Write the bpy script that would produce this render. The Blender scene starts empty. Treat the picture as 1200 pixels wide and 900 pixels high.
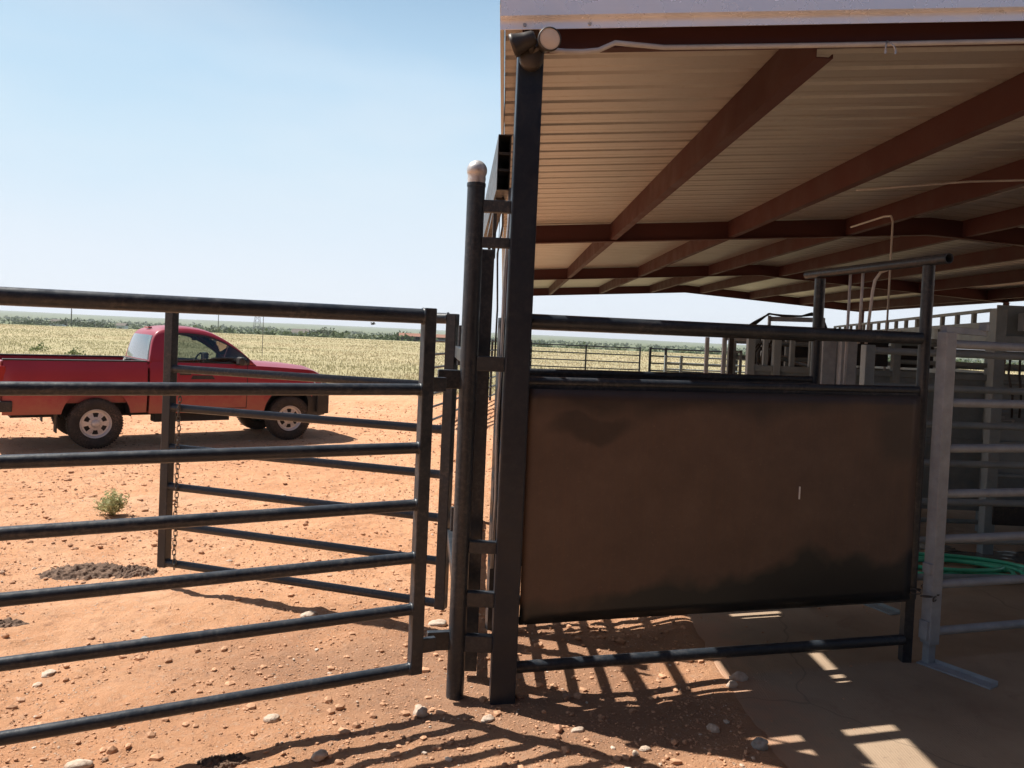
import bpy, bmesh, math, random
import numpy as np
from mathutils import Vector, Matrix
random.seed(7); np.random.seed(7)
R = math.radians
sc = bpy.context.scene
col = sc.collection

# ------------------------------------------------------------------ materials
def new_mat(name):
    m = bpy.data.materials.new(name); m.use_nodes = True
    nt = m.node_tree; b = nt.nodes['Principled BSDF']
    return m, nt, b

def N(nt, t, **kw):
    n = nt.nodes.new(t)
    for k, v in kw.items():
        if k in n.inputs: n.inputs[k].default_value = v
        else: setattr(n, k, v)
    return n

def ramp(nt, fac, stops):
    r = nt.nodes.new('ShaderNodeValToRGB')
    e = r.color_ramp.elements
    while len(e) < len(stops): e.new(0.5)
    for el, (p, c) in zip(e, stops):
        el.position = p; el.color = (*c, 1) if len(c) == 3 else c
    nt.links.new(fac, r.inputs['Fac'])
    return r.outputs['Color']

def noise(nt, vec, scale, detail=5, rough=.55, dist=0):
    n = N(nt, 'ShaderNodeTexNoise'); n.inputs['Scale'].default_value = scale
    n.inputs['Detail'].default_value = detail; n.inputs['Roughness'].default_value = rough
    n.inputs['Distortion'].default_value = dist
    nt.links.new(vec, n.inputs['Vector']); return n.outputs['Fac']

def mixc(nt, fac, a, b, blend='MIX'):
    n = nt.nodes.new('ShaderNodeMix'); n.data_type = 'RGBA'; n.blend_type = blend
    for s, v in ((0, fac), (6, a), (7, b)):
        if isinstance(v, (int, float)): n.inputs[s].default_value = v
        elif isinstance(v, tuple): n.inputs[s].default_value = (*v, 1)
        else: nt.links.new(v, n.inputs[s])
    return n.outputs[2]

def mathn(nt, op, a, b=0.0, clamp=False):
    n = nt.nodes.new('ShaderNodeMath'); n.operation = op; n.use_clamp = clamp
    for i, v in enumerate((a, b)):
        if isinstance(v, (int, float)): n.inputs[i].default_value = v
        else: nt.links.new(v, n.inputs[i])
    return n.outputs[0]

def bump(nt, b, h, strength, dist=.01):
    n = N(nt, 'ShaderNodeBump'); n.inputs['Strength'].default_value = strength
    n.inputs['Distance'].default_value = dist
    nt.links.new(h, n.inputs['Height']); nt.links.new(n.outputs['Normal'], b.inputs['Normal'])

def metal_paint(name, c, c2, rough=.45, metallic=0.0, scale=14, dust=None, dust_amt=.0, bmp=.15, spec=.5):
    """painted or bare steel: two tones in patches, fine grain, dust lying in specks"""
    m, nt, b = new_mat(name)
    tc = N(nt, 'ShaderNodeTexCoord').outputs['Object']
    f = noise(nt, tc, scale, 6, .65)
    c_ = ramp(nt, f, [(.35, c), (.7, c2)])
    if dust:
        g = noise(nt, tc, scale*5, 4, .7)
        g2 = noise(nt, tc, scale*.4, 3, .5)
        fac = mathn(nt, 'MULTIPLY', ramp(nt, g, [(.45, (0,0,0)), (.7, (1,1,1))]), ramp(nt, g2, [(.35, (0,0,0)), (.65, (1,1,1))]))
        fac = mathn(nt, 'MULTIPLY', fac, dust_amt)
        c_ = mixc(nt, fac, c_, dust)
    nt.links.new(c_, b.inputs['Base Color'])
    r = ramp(nt, noise(nt, tc, scale*2, 4), [(.3, (rough-.1,)*3), (.75, (rough+.18,)*3)])
    nt.links.new(r, b.inputs['Roughness'])
    b.inputs['Metallic'].default_value = metallic
    b.inputs['Specular IOR Level'].default_value = spec
    bump(nt, b, noise(nt, tc, scale*6, 3), bmp, .004)
    return m

M = {}
M['black'] = metal_paint('black_pipe_paint', (.014,.020,.028), (.024,.031,.040), .38, 0, 9, (.19,.17,.155), .32, .2, .45)
M['blackpost'] = metal_paint('black_post_paint', (.009,.015,.026), (.014,.021,.033), .42, 0, 5, (.10,.09,.08), .2, .12, .35)
M['tubepaint'] = metal_paint('dull_tube_paint', (.03,.03,.032), (.09,.085,.075), .4, .3, 12, (.25,.18,.12), .7, .3)
M['grey'] = metal_paint('grey_panel_paint', (.24,.275,.31), (.35,.39,.43), .5, 0, 10, (.32,.24,.18), .35, .2)
M['grey2'] = metal_paint('grey_alley_paint', (.19,.23,.24), (.27,.31,.32), .5, 0, 6, (.25,.19,.14), .35, .2)
M['brown'] = metal_paint('red_oxide_primer', (.062,.024,.022), (.074,.028,.026), .62, 0, 1.2, None, 0, 0, .2)
M['galv'] = metal_paint('galvanised', (.42,.43,.44), (.55,.56,.57), .42, .7, 20, (.35,.28,.2), .3, .1)
M['whitetrim'] = metal_paint('white_trim_metal', (.88,.90,.95), (.93,.94,.98), .25, .4, 3, None, 0, .0)
M['pvc'] = metal_paint('pale_conduit', (.42,.42,.42), (.52,.52,.51), .45, 0, 8, (.3,.24,.2), .4, .05)
M['rubber'] = metal_paint('rubber', (.022,.021,.020), (.045,.038,.032), .8, 0, 12, (.24,.16,.11), .75, .3)
M['plastic'] = metal_paint('black_plastic', (.016,.016,.017), (.026,.026,.027), .5, 0, 12, (.2,.14,.1), .35, .15)
M['darkint'] = metal_paint('dark_interior', (.02,.02,.022), (.035,.034,.034), .8, 0, 10)
M['wheelmetal'] = metal_paint('wheel_steel', (.62,.60,.59), (.74,.72,.71), .38, .3, 10, (.35,.24,.16), .6, .1)
M['white'] = metal_paint('white_paint', (.72,.71,.68), (.8,.8,.78), .6, 0, 5)
M['rustroof'] = metal_paint('rusty_roof', (.20,.09,.055), (.28,.13,.08), .8, 0, 3)
M['wood'] = metal_paint('weathered_wood', (.10,.085,.07), (.16,.14,.12), .85, 0, 6)
M['zincball'] = metal_paint('cast_cap', (.48,.47,.46), (.62,.60,.58), .42, .5, 14, (.3,.24,.2), .5, .1)

def roof_mat():
    m, nt, b = new_mat('ribbed_roof_metal')
    tc = N(nt, 'ShaderNodeTexCoord').outputs['Object']
    c = ramp(nt, noise(nt, tc, 1.2, 5), [(.3, (.43,.415,.385)), (.7, (.50,.485,.455))])
    c = mixc(nt, mathn(nt, 'MULTIPLY', ramp(nt, noise(nt, tc, 22, 4), [(.55,(0,0,0)), (.75,(1,1,1))]), .3), c, (.34,.27,.20))
    nt.links.new(c, b.inputs['Base Color'])
    b.inputs['Roughness'].default_value = .46; b.inputs['Metallic'].default_value = .55
    return m
M['roof'] = roof_mat()

def sheet_mat():
    """steel sheet: brown mill-scale rust with soft black overspray patches, set by place on the sheet"""
    m, nt, b = new_mat('rusted_steel_sheet')
    tc = N(nt, 'ShaderNodeTexCoord').outputs['Object']
    sx = N(nt, 'ShaderNodeSeparateXYZ'); nt.links.new(tc, sx.inputs[0])
    x, z = sx.outputs['X'], sx.outputs['Z']
    n1 = noise(nt, tc, 1.6, 4, .5); n2 = noise(nt, tc, 30, 5, .6); n3 = noise(nt, tc, 6, 5, .6)
    c = ramp(nt, n3, [(.3, (.088,.058,.042)), (.55, (.110,.073,.052)), (.75, (.13,.088,.062))])
    c = mixc(nt, mathn(nt,'MULTIPLY', n2, .35), c, (.06,.04,.035))
    smp = N(nt, 'ShaderNodeMapping'); smp.inputs['Scale'].default_value = (26, 1, 1.1); nt.links.new(tc, smp.inputs['Vector'])
    c = mixc(nt, mathn(nt,'MULTIPLY', ramp(nt, noise(nt, smp.outputs[0], 1.5, 5, .7), [(.5,(0,0,0)), (.75,(1,1,1))]), .45), c, (.13,.075,.045))
    c = mixc(nt, mathn(nt,'MULTIPLY', ramp(nt, noise(nt, tc, 55, 4, .7), [(.62,(0,0,0)), (.72,(1,1,1))]), .5), c, (.17,.12,.085))
    # bottom overspray: growing to the right
    w = mathn(nt, 'ADD', z, mathn(nt, 'MULTIPLY', mathn(nt, 'SUBTRACT', n1, .5), .62))
    lim = mathn(nt, 'ADD', .49, mathn(nt, 'MULTIPLY', x, .085))
    d = mathn(nt, 'SUBTRACT', lim, w)
    f1 = ramp(nt, mathn(nt, 'ADD', mathn(nt,'MULTIPLY', d, 11), .5), [(.1,(0,0,0)), (.9,(1,1,1))])
    top = mathn(nt, 'SUBTRACT', w, 1.53)
    f2 = ramp(nt, mathn(nt, 'ADD', mathn(nt,'MULTIPLY', top, 7), .5), [(.1,(0,0,0)), (.95,(.6,.6,.6))])
    def ell(cx, cz, rx, rz):
        a = mathn(nt,'POWER', mathn(nt,'ABSOLUTE', mathn(nt,'DIVIDE', mathn(nt,'SUBTRACT', x, cx), rx)), 2)
        e = mathn(nt,'POWER', mathn(nt,'ABSOLUTE', mathn(nt,'DIVIDE', mathn(nt,'SUBTRACT', w, cz), rz)), 2)
        return ramp(nt, mathn(nt,'SUBTRACT', 1.6, mathn(nt,'ADD', a, e)), [(.1,(0,0,0)), (1,(.5,.5,.5))])
    f3 = ell(.34, 1.45, .22, .08); f4 = ell(1.15, .44, .22, .14)
    f5 = ell(2.35, 1.42, .25, .2)
    f = mathn(nt,'MAXIMUM', mathn(nt,'MAXIMUM', f1, f2), mathn(nt,'MAXIMUM', mathn(nt,'MAXIMUM', f3, f4), f5))
    c = mixc(nt, f, c, (.007,.010,.013))
    nt.links.new(c, b.inputs['Base Color'])
    rr = mixc(nt, f, (.62,.62,.62), (.36,.36,.36))
    nt.links.new(rr, b.inputs['Roughness'])
    bump(nt, b, noise(nt, tc, 2.2, 3), .25, .02)
    return m
M['sheet'] = sheet_mat()

def concrete_mat():
    m, nt, b = new_mat('concrete')
    tc = N(nt, 'ShaderNodeTexCoord').outputs['Object']
    c = ramp(nt, noise(nt, tc, 1.3, 6, .6), [(.3, (.25,.175,.115)), (.55, (.335,.24,.16)), (.75, (.40,.295,.20))])
    st = ramp(nt, noise(nt, tc, 3.1, 6, .7, .6), [(.56,(0,0,0)), (.72,(1,1,1))])
    c = mixc(nt, mathn(nt,'MULTIPLY', st, .55), c, (.20,.115,.075))
    sp = ramp(nt, noise(nt, tc, 38, 4, .7), [(.62,(0,0,0)), (.7,(1,1,1))])
    c = mixc(nt, mathn(nt,'MULTIPLY', sp, .5), c, (.12,.09,.07))
    sx = N(nt, 'ShaderNodeSeparateXYZ'); nt.links.new(tc, sx.inputs[0])
    e = mathn(nt,'ADD', sx.outputs['X'], mathn(nt,'MULTIPLY', noise(nt, tc, 2.6, 6, .7), -1.3))
    c = mixc(nt, ramp(nt, mathn(nt,'MULTIPLY', e, .5), [(.30,(.85,.85,.85)), (.46,(0,0,0))]), c, (.40,.225,.135))
    vo = N(nt, 'ShaderNodeTexVoronoi'); vo.feature = 'DISTANCE_TO_EDGE'; vo.inputs['Scale'].default_value = .42
    wv = N(nt, 'ShaderNodeVectorMath'); wv.operation = 'ADD'; nt.links.new(tc, wv.inputs[0])
    wn = N(nt, 'ShaderNodeTexNoise'); wn.inputs['Scale'].default_value = 3; nt.links.new(tc, wn.inputs['Vector'])
    ws = N(nt, 'ShaderNodeVectorMath'); ws.operation = 'SCALE'; ws.inputs['Scale'].default_value = .25; nt.links.new(wn.outputs['Color'], ws.inputs[0]); nt.links.new(ws.outputs[0], wv.inputs[1])
    nt.links.new(wv.outputs[0], vo.inputs['Vector'])
    crack = ramp(nt, vo.outputs['Distance'], [(0,(1,1,1)), (.004,(0,0,0))])
    c = mixc(nt, mathn(nt,'MULTIPLY', crack, .45), c, (.06,.045,.035))
    nt.links.new(c, b.inputs['Base Color'])
    b.inputs['Roughness'].default_value = .78
    # broom lines
    w = N(nt, 'ShaderNodeTexWave'); w.bands_direction = 'X'; w.inputs['Scale'].default_value = 22
    w.inputs['Distortion'].default_value = 3; nt.links.new(tc, w.inputs['Vector'])
    h = mathn(nt,'ADD', mathn(nt,'MULTIPLY', w.outputs['Fac'], .25), noise(nt, tc, 60, 5, .7))
    bump(nt, b, h, .35, .006)
    return m
M['concrete'] = concrete_mat()

def ground_mat():
    m, nt, b = new_mat('red_dirt_and_pasture')
    tc = N(nt, 'ShaderNodeTexCoord').outputs['Object']
    at = N(nt, 'ShaderNodeAttribute'); at.attribute_name = 'field'
    nA = noise(nt, tc, .45, 6, .6); nB = noise(nt, tc, 3.2, 6, .65); nC = noise(nt, tc, 26, 6, .7)
    c = ramp(nt, nA, [(.3, (.52,.255,.135)), (.48, (.62,.335,.185)), (.72, (.69,.42,.26))])
    c = mixc(nt, ramp(nt, nB, [(.35,(0,0,0)), (.62,(.5,.5,.5))]), c, (.56,.265,.13))
    c = mixc(nt, ramp(nt, nC, [(.52,(0,0,0)), (.74,(.65,.65,.65))]), c, (.62,.44,.31))
    c = mixc(nt, ramp(nt, noise(nt, tc, 11, 6, .75), [(.56,(0,0,0)), (.68,(.75,.75,.75))]), c, (.34,.18,.11))
    v = N(nt, 'ShaderNodeTexVoronoi'); v.inputs['Scale'].default_value = 34; v.inputs['Randomness'].default_value = 1
    nt.links.new(tc, v.inputs['Vector'])
    stone = ramp(nt, v.outputs['Distance'], [(.16,(1,1,1)), (.24,(0,0,0))])
    stone = mathn(nt, 'MULTIPLY', stone, ramp(nt, nB, [(.5,(0,0,0)), (.56,(1,1,1))]))
    c = mixc(nt, mathn(nt,'MULTIPLY', stone, .7), c, (.60,.47,.36))
    # trampled soil with dung round the posts: a stain by place
    g = N(nt, 'ShaderNodeAttribute'); g.attribute_name = 'stain'
    c = mixc(nt, mathn(nt,'MULTIPLY', g.outputs['Fac'], .62), c, (.25,.14,.09))
    # pasture
    mp = N(nt, 'ShaderNodeMapping'); mp.inputs['Scale'].default_value = (.6, 1, 1); nt.links.new(tc, mp.inputs['Vector'])
    fA = noise(nt, mp.outputs[0], .035, 7, .65); fB = noise(nt, mp.outputs[0], .5, 6, .7)
    fc = ramp(nt, fA, [(.33, (.29,.27,.15)), (.5, (.38,.325,.19)), (.68, (.46,.37,.225))])
    fc = mixc(nt, ramp(nt, fB, [(.45,(0,0,0)), (.7,(.55,.55,.55))]), fc, (.36,.32,.155))
    wd = N(nt, 'ShaderNodeAttribute'); wd.attribute_name = 'wood'
    fc = mixc(nt, wd.outputs['Fac'], fc, (.13,.15,.075))
    c = mixc(nt, at.outputs['Fac'], c, fc)
    nt.links.new(c, b.inputs['Base Color'])
    b.inputs['Roughness'].default_value = .95; b.inputs['Specular IOR Level'].default_value = .2
    h = mathn(nt,'ADD', mathn(nt,'MULTIPLY', noise(nt, tc, 14, 9, .78), 1.1), mathn(nt,'MULTIPLY', noise(nt, tc, 90, 5, .75), .5))
    h = mathn(nt,'ADD', h, mathn(nt,'MULTIPLY', stone, .35))
    bump(nt, b, h, .9, .03)
    return m
M['ground'] = ground_mat()

def vcol_mat(name, rough=.9, transl=0):
    m, nt, b = new_mat(name)
    at = N(nt, 'ShaderNodeAttribute'); at.attribute_name = 'tone'
    tc = N(nt, 'ShaderNodeTexCoord').outputs['Object']
    c = mixc(nt, mathn(nt,'MULTIPLY', noise(nt, tc, 40, 4), .35), at.outputs['Color'], (.22,.14,.09)) if transl == 0 else at.outputs['Color']
    nt.links.new(c, b.inputs['Base Color'])
    b.inputs['Roughness'].default_value = rough; b.inputs['Specular IOR Level'].default_value = .25
    if transl:
        t = N(nt, 'ShaderNodeBsdfTranslucent'); nt.links.new(c, t.inputs['Color'])
        mx = N(nt, 'ShaderNodeMixShader'); mx.inputs[0].default_value = transl
        nt.links.new(b.outputs[0], mx.inputs[1]); nt.links.new(t.outputs[0], mx.inputs[2])
        nt.links.new(mx.outputs[0], nt.nodes['Material Output'].inputs['Surface'])
    return m
M['pebble'] = vcol_mat('pebble_stone')
M['straw'] = vcol_mat('straw_grass', .9, .5)
M['leaf'] = vcol_mat('scrub_leaf', .8, .25)

def rock_mat(name, a, bb, c3):
    m, nt, b = new_mat(name)
    tc = N(nt, 'ShaderNodeTexCoord').outputs['Object']
    c = ramp(nt, noise(nt, tc, 18, 6, .65), [(.3, a), (.52, bb), (.72, c3)])
    nt.links.new(c, b.inputs['Base Color']); b.inputs['Roughness'].default_value = .9
    bump(nt, b, noise(nt, tc, 55, 6, .7), .7, .01); return m
M['rock'] = rock_mat('pale_limestone', (.38,.26,.18), (.55,.43,.33), (.66,.56,.46))
M['greyrock'] = rock_mat('grey_stone', (.20,.18,.16), (.32,.30,.27), (.42,.39,.36))
M['dung'] = rock_mat('dried_dung', (.075,.045,.03), (.14,.085,.055), (.24,.15,.10))

def paint_red():
    m, nt, b = new_mat('faded_red_paint')
    tc = N(nt, 'ShaderNodeTexCoord').outputs['Object']
    c = ramp(nt, noise(nt, tc, 1.1, 4), [(.3, (.25,.010,.026)), (.7, (.31,.016,.034))])
    sx = N(nt, 'ShaderNodeSeparateXYZ'); nt.links.new(tc, sx.inputs[0])
    low = ramp(nt, mathn(nt,'ADD', sx.outputs['Z'], mathn(nt,'MULTIPLY', noise(nt, tc, 7, 5, .7), .5)), [(.75,(.5,.5,.5)), (1.05,(0,0,0))])
    c = mixc(nt, low, c, (.36,.13,.07))
    nt.links.new(c, b.inputs['Base Color'])
    b.inputs['Roughness'].default_value = .42
    b.inputs['Coat Weight'].default_value = .35; b.inputs['Coat Roughness'].default_value = .2
    bump(nt, b, noise(nt, tc, 120, 2), .03, .002)
    return m
M['red'] = paint_red()

def glass_mat(name, tint, alpha):
    m, nt, b = new_mat(name)
    for n in list(nt.nodes):
        if n.type == 'BSDF_PRINCIPLED': nt.nodes.remove(n)
    t = N(nt, 'ShaderNodeBsdfTransparent'); t.inputs['Color'].default_value = (*tint, 1)
    g = N(nt, 'ShaderNodeBsdfGlossy'); g.inputs['Roughness'].default_value = .04
    fr = N(nt, 'ShaderNodeFresnel'); fr.inputs['IOR'].default_value = 1.5
    f = mathn(nt, 'ADD', fr.outputs[0], alpha, True)
    mx = N(nt, 'ShaderNodeMixShader'); nt.links.new(f, mx.inputs[0])
    nt.links.new(t.outputs[0], mx.inputs[1]); nt.links.new(g.outputs[0], mx.inputs[2])
    nt.links.new(mx.outputs[0], nt.nodes['Material Output'].inputs['Surface'])
    return m
M['glass'] = glass_mat('window_glass', (.55,.60,.57), .06)
M['rearglass'] = glass_mat('dusty_rear_glass', (.35,.38,.37), .38)

def simple(name, c, rough=.5, metallic=0, emit=None):
    m, nt, b = new_mat(name)
    tc = N(nt, 'ShaderNodeTexCoord').outputs['Object']
    cc = ramp(nt, noise(nt, tc, 12, 4), [(.3, tuple(v*.85 for v in c)), (.7, c)])
    nt.links.new(cc, b.inputs['Base Color'])
    b.inputs['Roughness'].default_value = rough; b.inputs['Metallic'].default_value = metallic
    return m
M['lens'] = simple('lamp_lens', (.72,.62,.50), .25)
M['headlamp'] = simple('headlamp_glass', (.62,.60,.55), .15, .3)
M['taillamp'] = simple('tail_lamp_red', (.35,.02,.02), .2)
M['hose'] = simple('green_hose', (.10,.62,.38), .3)
M['bronze'] = simple('bronze_fitting', (.055,.048,.042), .5, .3)
M['chrome'] = simple('dull_chrome', (.6,.6,.6), .25, .9)
M['scratch'] = simple('bare_scratch', (.75,.75,.72), .6)
M['yellow'] = simple('yellow_cap', (.5,.36,.03), .5)

# ------------------------------------------------------------------ mesh builder
class MB:
    def __init__(s): s.v = []; s.f = []; s.sm = []
    def quad(s, a, b, c, d, smooth=False):
        i = len(s.v); s.v += [tuple(a), tuple(b), tuple(c), tuple(d)]; s.f.append((i,i+1,i+2,i+3)); s.sm.append(smooth)
    def poly(s, pts, smooth=False):
        i = len(s.v); s.v += [tuple(p) for p in pts]; s.f.append(tuple(range(i, i+len(pts)))); s.sm.append(smooth)
    def hexa(s, P):
        i = len(s.v); s.v += [tuple(p) for p in P]
        for q in ((0,3,2,1),(4,5,6,7),(0,1,5,4),(1,2,6,5),(2,3,7,6),(3,0,4,7)):
            s.f.append(tuple(i+k for k in q)); s.sm.append(False)
    def box(s, x0,x1,y0,y1,z0,z1):
        s.hexa([(x0,y0,z0),(x1,y0,z0),(x1,y1,z0),(x0,y1,z0),(x0,y0,z1),(x1,y0,z1),(x1,y1,z1),(x0,y1,z1)])
        return s
    def beam(s, p0, p1, w, h, up=(0,0,1)):
        p0, p1 = Vector(p0), Vector(p1); d = (p1-p0).normalized(); up = Vector(up)
        if abs(d.dot(up)) > .99: up = Vector((0,1,0))
        sd = d.cross(up).normalized()*(w/2); u = sd.cross(d).normalized()*(h/2)
        s.hexa([p0-sd-u, p0+sd-u, p1+sd-u, p1-sd-u, p0-sd+u, p0+sd+u, p1+sd+u, p1-sd+u]); return s
    def frame(s, p0, p1):
        d = (Vector(p1)-Vector(p0)).normalized()
        a = Vector((0,0,1)) if abs(d.z) < .9 else Vector((1,0,0))
        u = d.cross(a).normalized(); return u, d.cross(u).normalized()
    def tube(s, p0, p1, r, n=16, r1=None, caps=True, seg=1):
        p0, p1 = Vector(p0), Vector(p1); r1 = r if r1 is None else r1
        u, w = s.frame(p0, p1)
        for k in range(seg+1):
            pass
        i = len(s.v)
        for k in range(seg+1):
            t = k/seg; c = p0.lerp(p1, t); rr = r+(r1-r)*t
            for j in range(n):
                a = 2*math.pi*j/n; s.v.append(tuple(c+(u*math.cos(a)+w*math.sin(a))*rr))
        for k in range(seg):
            for j in range(n):
                s.f.append((i+k*n+j, i+k*n+(j+1)%n, i+(k+1)*n+(j+1)%n, i+(k+1)*n+j)); s.sm.append(True)
        if caps:
            for c, rr, fl in ((p0, r, 0), (p1, r1, 1)):
                pts = [c+(u*math.cos(2*math.pi*j/n)+w*math.sin(2*math.pi*j/n))*rr for j in range(n)]
                s.poly(pts if fl else pts[::-1])
        return s
    def pipe(s, p0, p1, r, t, n=20):
        """open ended pipe"""
        s.tube(p0, p1, r, n, caps=False)
        s.tube(p1, p0, r-t, n, caps=False)
        for c in (Vector(p0), Vector(p1)):
            u, w = s.frame(p0, p1)
            for j in range(n):
                a, b = 2*math.pi*j/n, 2*math.pi*(j+1)/n
                e = lambda ang, rr: c+(u*math.cos(ang)+w*math.sin(ang))*rr
                s.quad(e(a,r), e(b,r), e(b,r-t), e(a,r-t))
        return s
    def path(s, pts, r, n=10, close=False):
        pts = [Vector(p) for p in pts]; m = len(pts); i = len(s.v); u = None
        for k, p in enumerate(pts):
            if close: d = (pts[(k+1)%m]-pts[k-1]).normalized()
            else: d = (pts[min(k+1,m-1)]-pts[max(k-1,0)]).normalized()
            if u is None:
                a = Vector((0,0,1)) if abs(d.z) < .9 else Vector((1,0,0)); u = d.cross(a).normalized()
            u = (u-d*u.dot(d)).normalized(); w = d.cross(u)
            for j in range(n):
                a = 2*math.pi*j/n; s.v.append(tuple(p+(u*math.cos(a)+w*math.sin(a))*r))
        for k in range(m if close else m-1):
            for j in range(n):
                k2 = (k+1)%m
                s.f.append((i+k*n+j, i+k*n+(j+1)%n, i+k2*n+(j+1)%n, i+k2*n+j)); s.sm.append(True)
        if not close:
            s.f.append(tuple(i+j for j in range(n))[::-1]); s.sm.append(False)
            s.f.append(tuple(i+(m-1)*n+j for j in range(n))); s.sm.append(False)
        return s
    def lathe(s, prof, c, axis='z', n=28):
        """prof: (radius, height) list; axis z or a Vector"""
        ax = Vector((0,0,1)) if axis == 'z' else Vector(axis).normalized()
        a = Vector((1,0,0)) if abs(ax.x) < .9 else Vector((0,1,0))
        u = ax.cross(a).normalized(); w = ax.cross(u); c = Vector(c); i = len(s.v)
        for r, h in prof:
            for j in range(n):
                t = 2*math.pi*j/n; s.v.append(tuple(c+ax*h+(u*math.cos(t)+w*math.sin(t))*r))
        for k in range(len(prof)-1):
            for j in range(n):
                s.f.append((i+k*n+j, i+k*n+(j+1)%n, i+(k+1)*n+(j+1)%n, i+(k+1)*n+j)); s.sm.append(True)
        return s
    def build(s, name, mat, parent=None, bevel=0, loc=None):
        me = bpy.data.meshes.new(name); me.from_pydata(s.v, [], s.f)
        me.polygons.foreach_set('use_smooth', s.sm)
        bm = bmesh.new(); bm.from_mesh(me); bmesh.ops.recalc_face_normals(bm, faces=bm.faces); bm.to_mesh(me); bm.free()
        me.materials.append(mat if not isinstance(mat, str) else M[mat]); me.update()
        o = bpy.data.objects.new(name, me); col.objects.link(o)
        if parent: o.parent = parent
        if loc: o.location = loc
        if bevel:
            md = o.modifiers.new('bevel', 'BEVEL'); md.width = bevel; md.segments = 2; md.limit_method = 'ANGLE'; md.angle_limit = R(50)
        return o

def tag(o, label, cat, group=None):
    o['label'] = label; o['category'] = cat
    if group: o['group'] = group
    return o
def thing(name, label, cat, loc=(0,0,0), rz=0, group=None):
    o = bpy.data.objects.new(name, None); col.objects.link(o); o.empty_display_size = .2
    o.location = loc; o.rotation_euler = (0,0,rz); tag(o, label, cat, group); return o
def kind(o, k): o['kind'] = k; return o
def copy_tree(o, parent=None):
    c = o.copy(); col.objects.link(c)
    if parent: c.parent = parent
    for ch in list(o.children): copy_tree(ch, c)
    return c
def np_mesh(name, V, F, mat, tone=None, smooth=False, attrs=None):
    me = bpy.data.meshes.new(name); k = F.shape[1]
    me.vertices.add(len(V)); me.vertices.foreach_set('co', V.astype(np.float32).ravel())
    me.loops.add(F.size); me.loops.foreach_set('vertex_index', F.astype(np.int32).ravel())
    me.polygons.add(len(F)); me.polygons.foreach_set('loop_start', np.arange(0, F.size, k, dtype=np.int32))
    me.polygons.foreach_set('use_smooth', np.full(len(F), smooth))
    me.update(calc_edges=True); me.validate()
    if tone is not None:
        a = me.color_attributes.new('tone', 'FLOAT_COLOR', 'POINT')
        a.data.foreach_set('color', np.concatenate([tone, np.ones((len(tone),1))],1).astype(np.float32).ravel())
    for nm, val in (attrs or {}).items():
        a = me.attributes.new(nm, 'FLOAT', 'POINT'); a.data.foreach_set('value', val.astype(np.float32))
    me.materials.append(M[mat])
    o = bpy.data.objects.new(name, me); col.objects.link(o); return o

# ------------------------------------------------------------------ value noise
_rng = np.random.RandomState(3); _T = _rng.rand(256,256)
def vn(x, y):
    xi = np.floor(x).astype(int); yi = np.floor(y).astype(int); fx = x-xi; fy = y-yi
    fx = fx*fx*(3-2*fx); fy = fy*fy*(3-2*fy)
    g = lambda a, b: _T[a & 255, b & 255]
    return (g(xi,yi)*(1-fx)+g(xi+1,yi)*fx)*(1-fy)+(g(xi,yi+1)*(1-fx)+g(xi+1,yi+1)*fx)*fy
def fbm(x, y, f, o=4, g=.5):
    s = 0; a = 1; t = 0
    for k in range(o):
        s = s+a*(vn(x*f+17*k, y*f+31*k)-.5); t += a; a *= g; f *= 2.03
    return s/t
def sstep(a, b, x):
    t = np.clip((x-a)/(b-a), 0, 1); return t*t*(3-2*t)

SLAB_X, SLAB_Z = 1.24, .02
def dirt_edge(x): return 24.5+1.5*np.sin(x*.21)-.25*np.clip(x+14,-40,0)*0+.10*x
def terrain_z(x, y):
    d = np.hypot(x, y)
    near = .10*fbm(x, y, .35, 3)+.075*fbm(x, y, 1.3, 4)+.062*fbm(x+9, y, 4.6, 4, .62)+.050*np.abs(fbm(x, y+5, 13, 4, .75))
    slab = sstep(SLAB_X-.55, SLAB_X-.02, x)*(1-sstep(29, 31, y))
    drift = .022*fbm(x+3, y, 3.0, 3)+.022
    e = SLAB_X+.22*fbm(x*.2, y, 1.7, 4, .6); near = near*(1-slab)+(drift*(1-sstep(e-.02, e+.16, x))+.012*(1-sstep(e, e+.1, x))-.03*sstep(e, e+.3, x))*slab
    # trampled level ground about the posts
    k = np.exp(-(((x+.1)/1.3)**2+((y-4.1)/1.0)**2)); near = near*(1-.7*k)
    k = np.exp(-(((x+4.6)/2.6)**2+((y-12.4)/2.2)**2)**2); near = near*(1-k)-.012*k
    near = near*(1-sstep(60, 140, d)*.7)
    far = -5.0*sstep(130, 420, y)+ .9*fbm(x, y, .006, 3)*sstep(80, 300, d)
    hills = (12+10*sstep(-2500, 1500, -x))*sstep(1200, 5200, d)*(1+.6*fbm(x, y, .0009, 4))
    return near+far+hills

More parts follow.
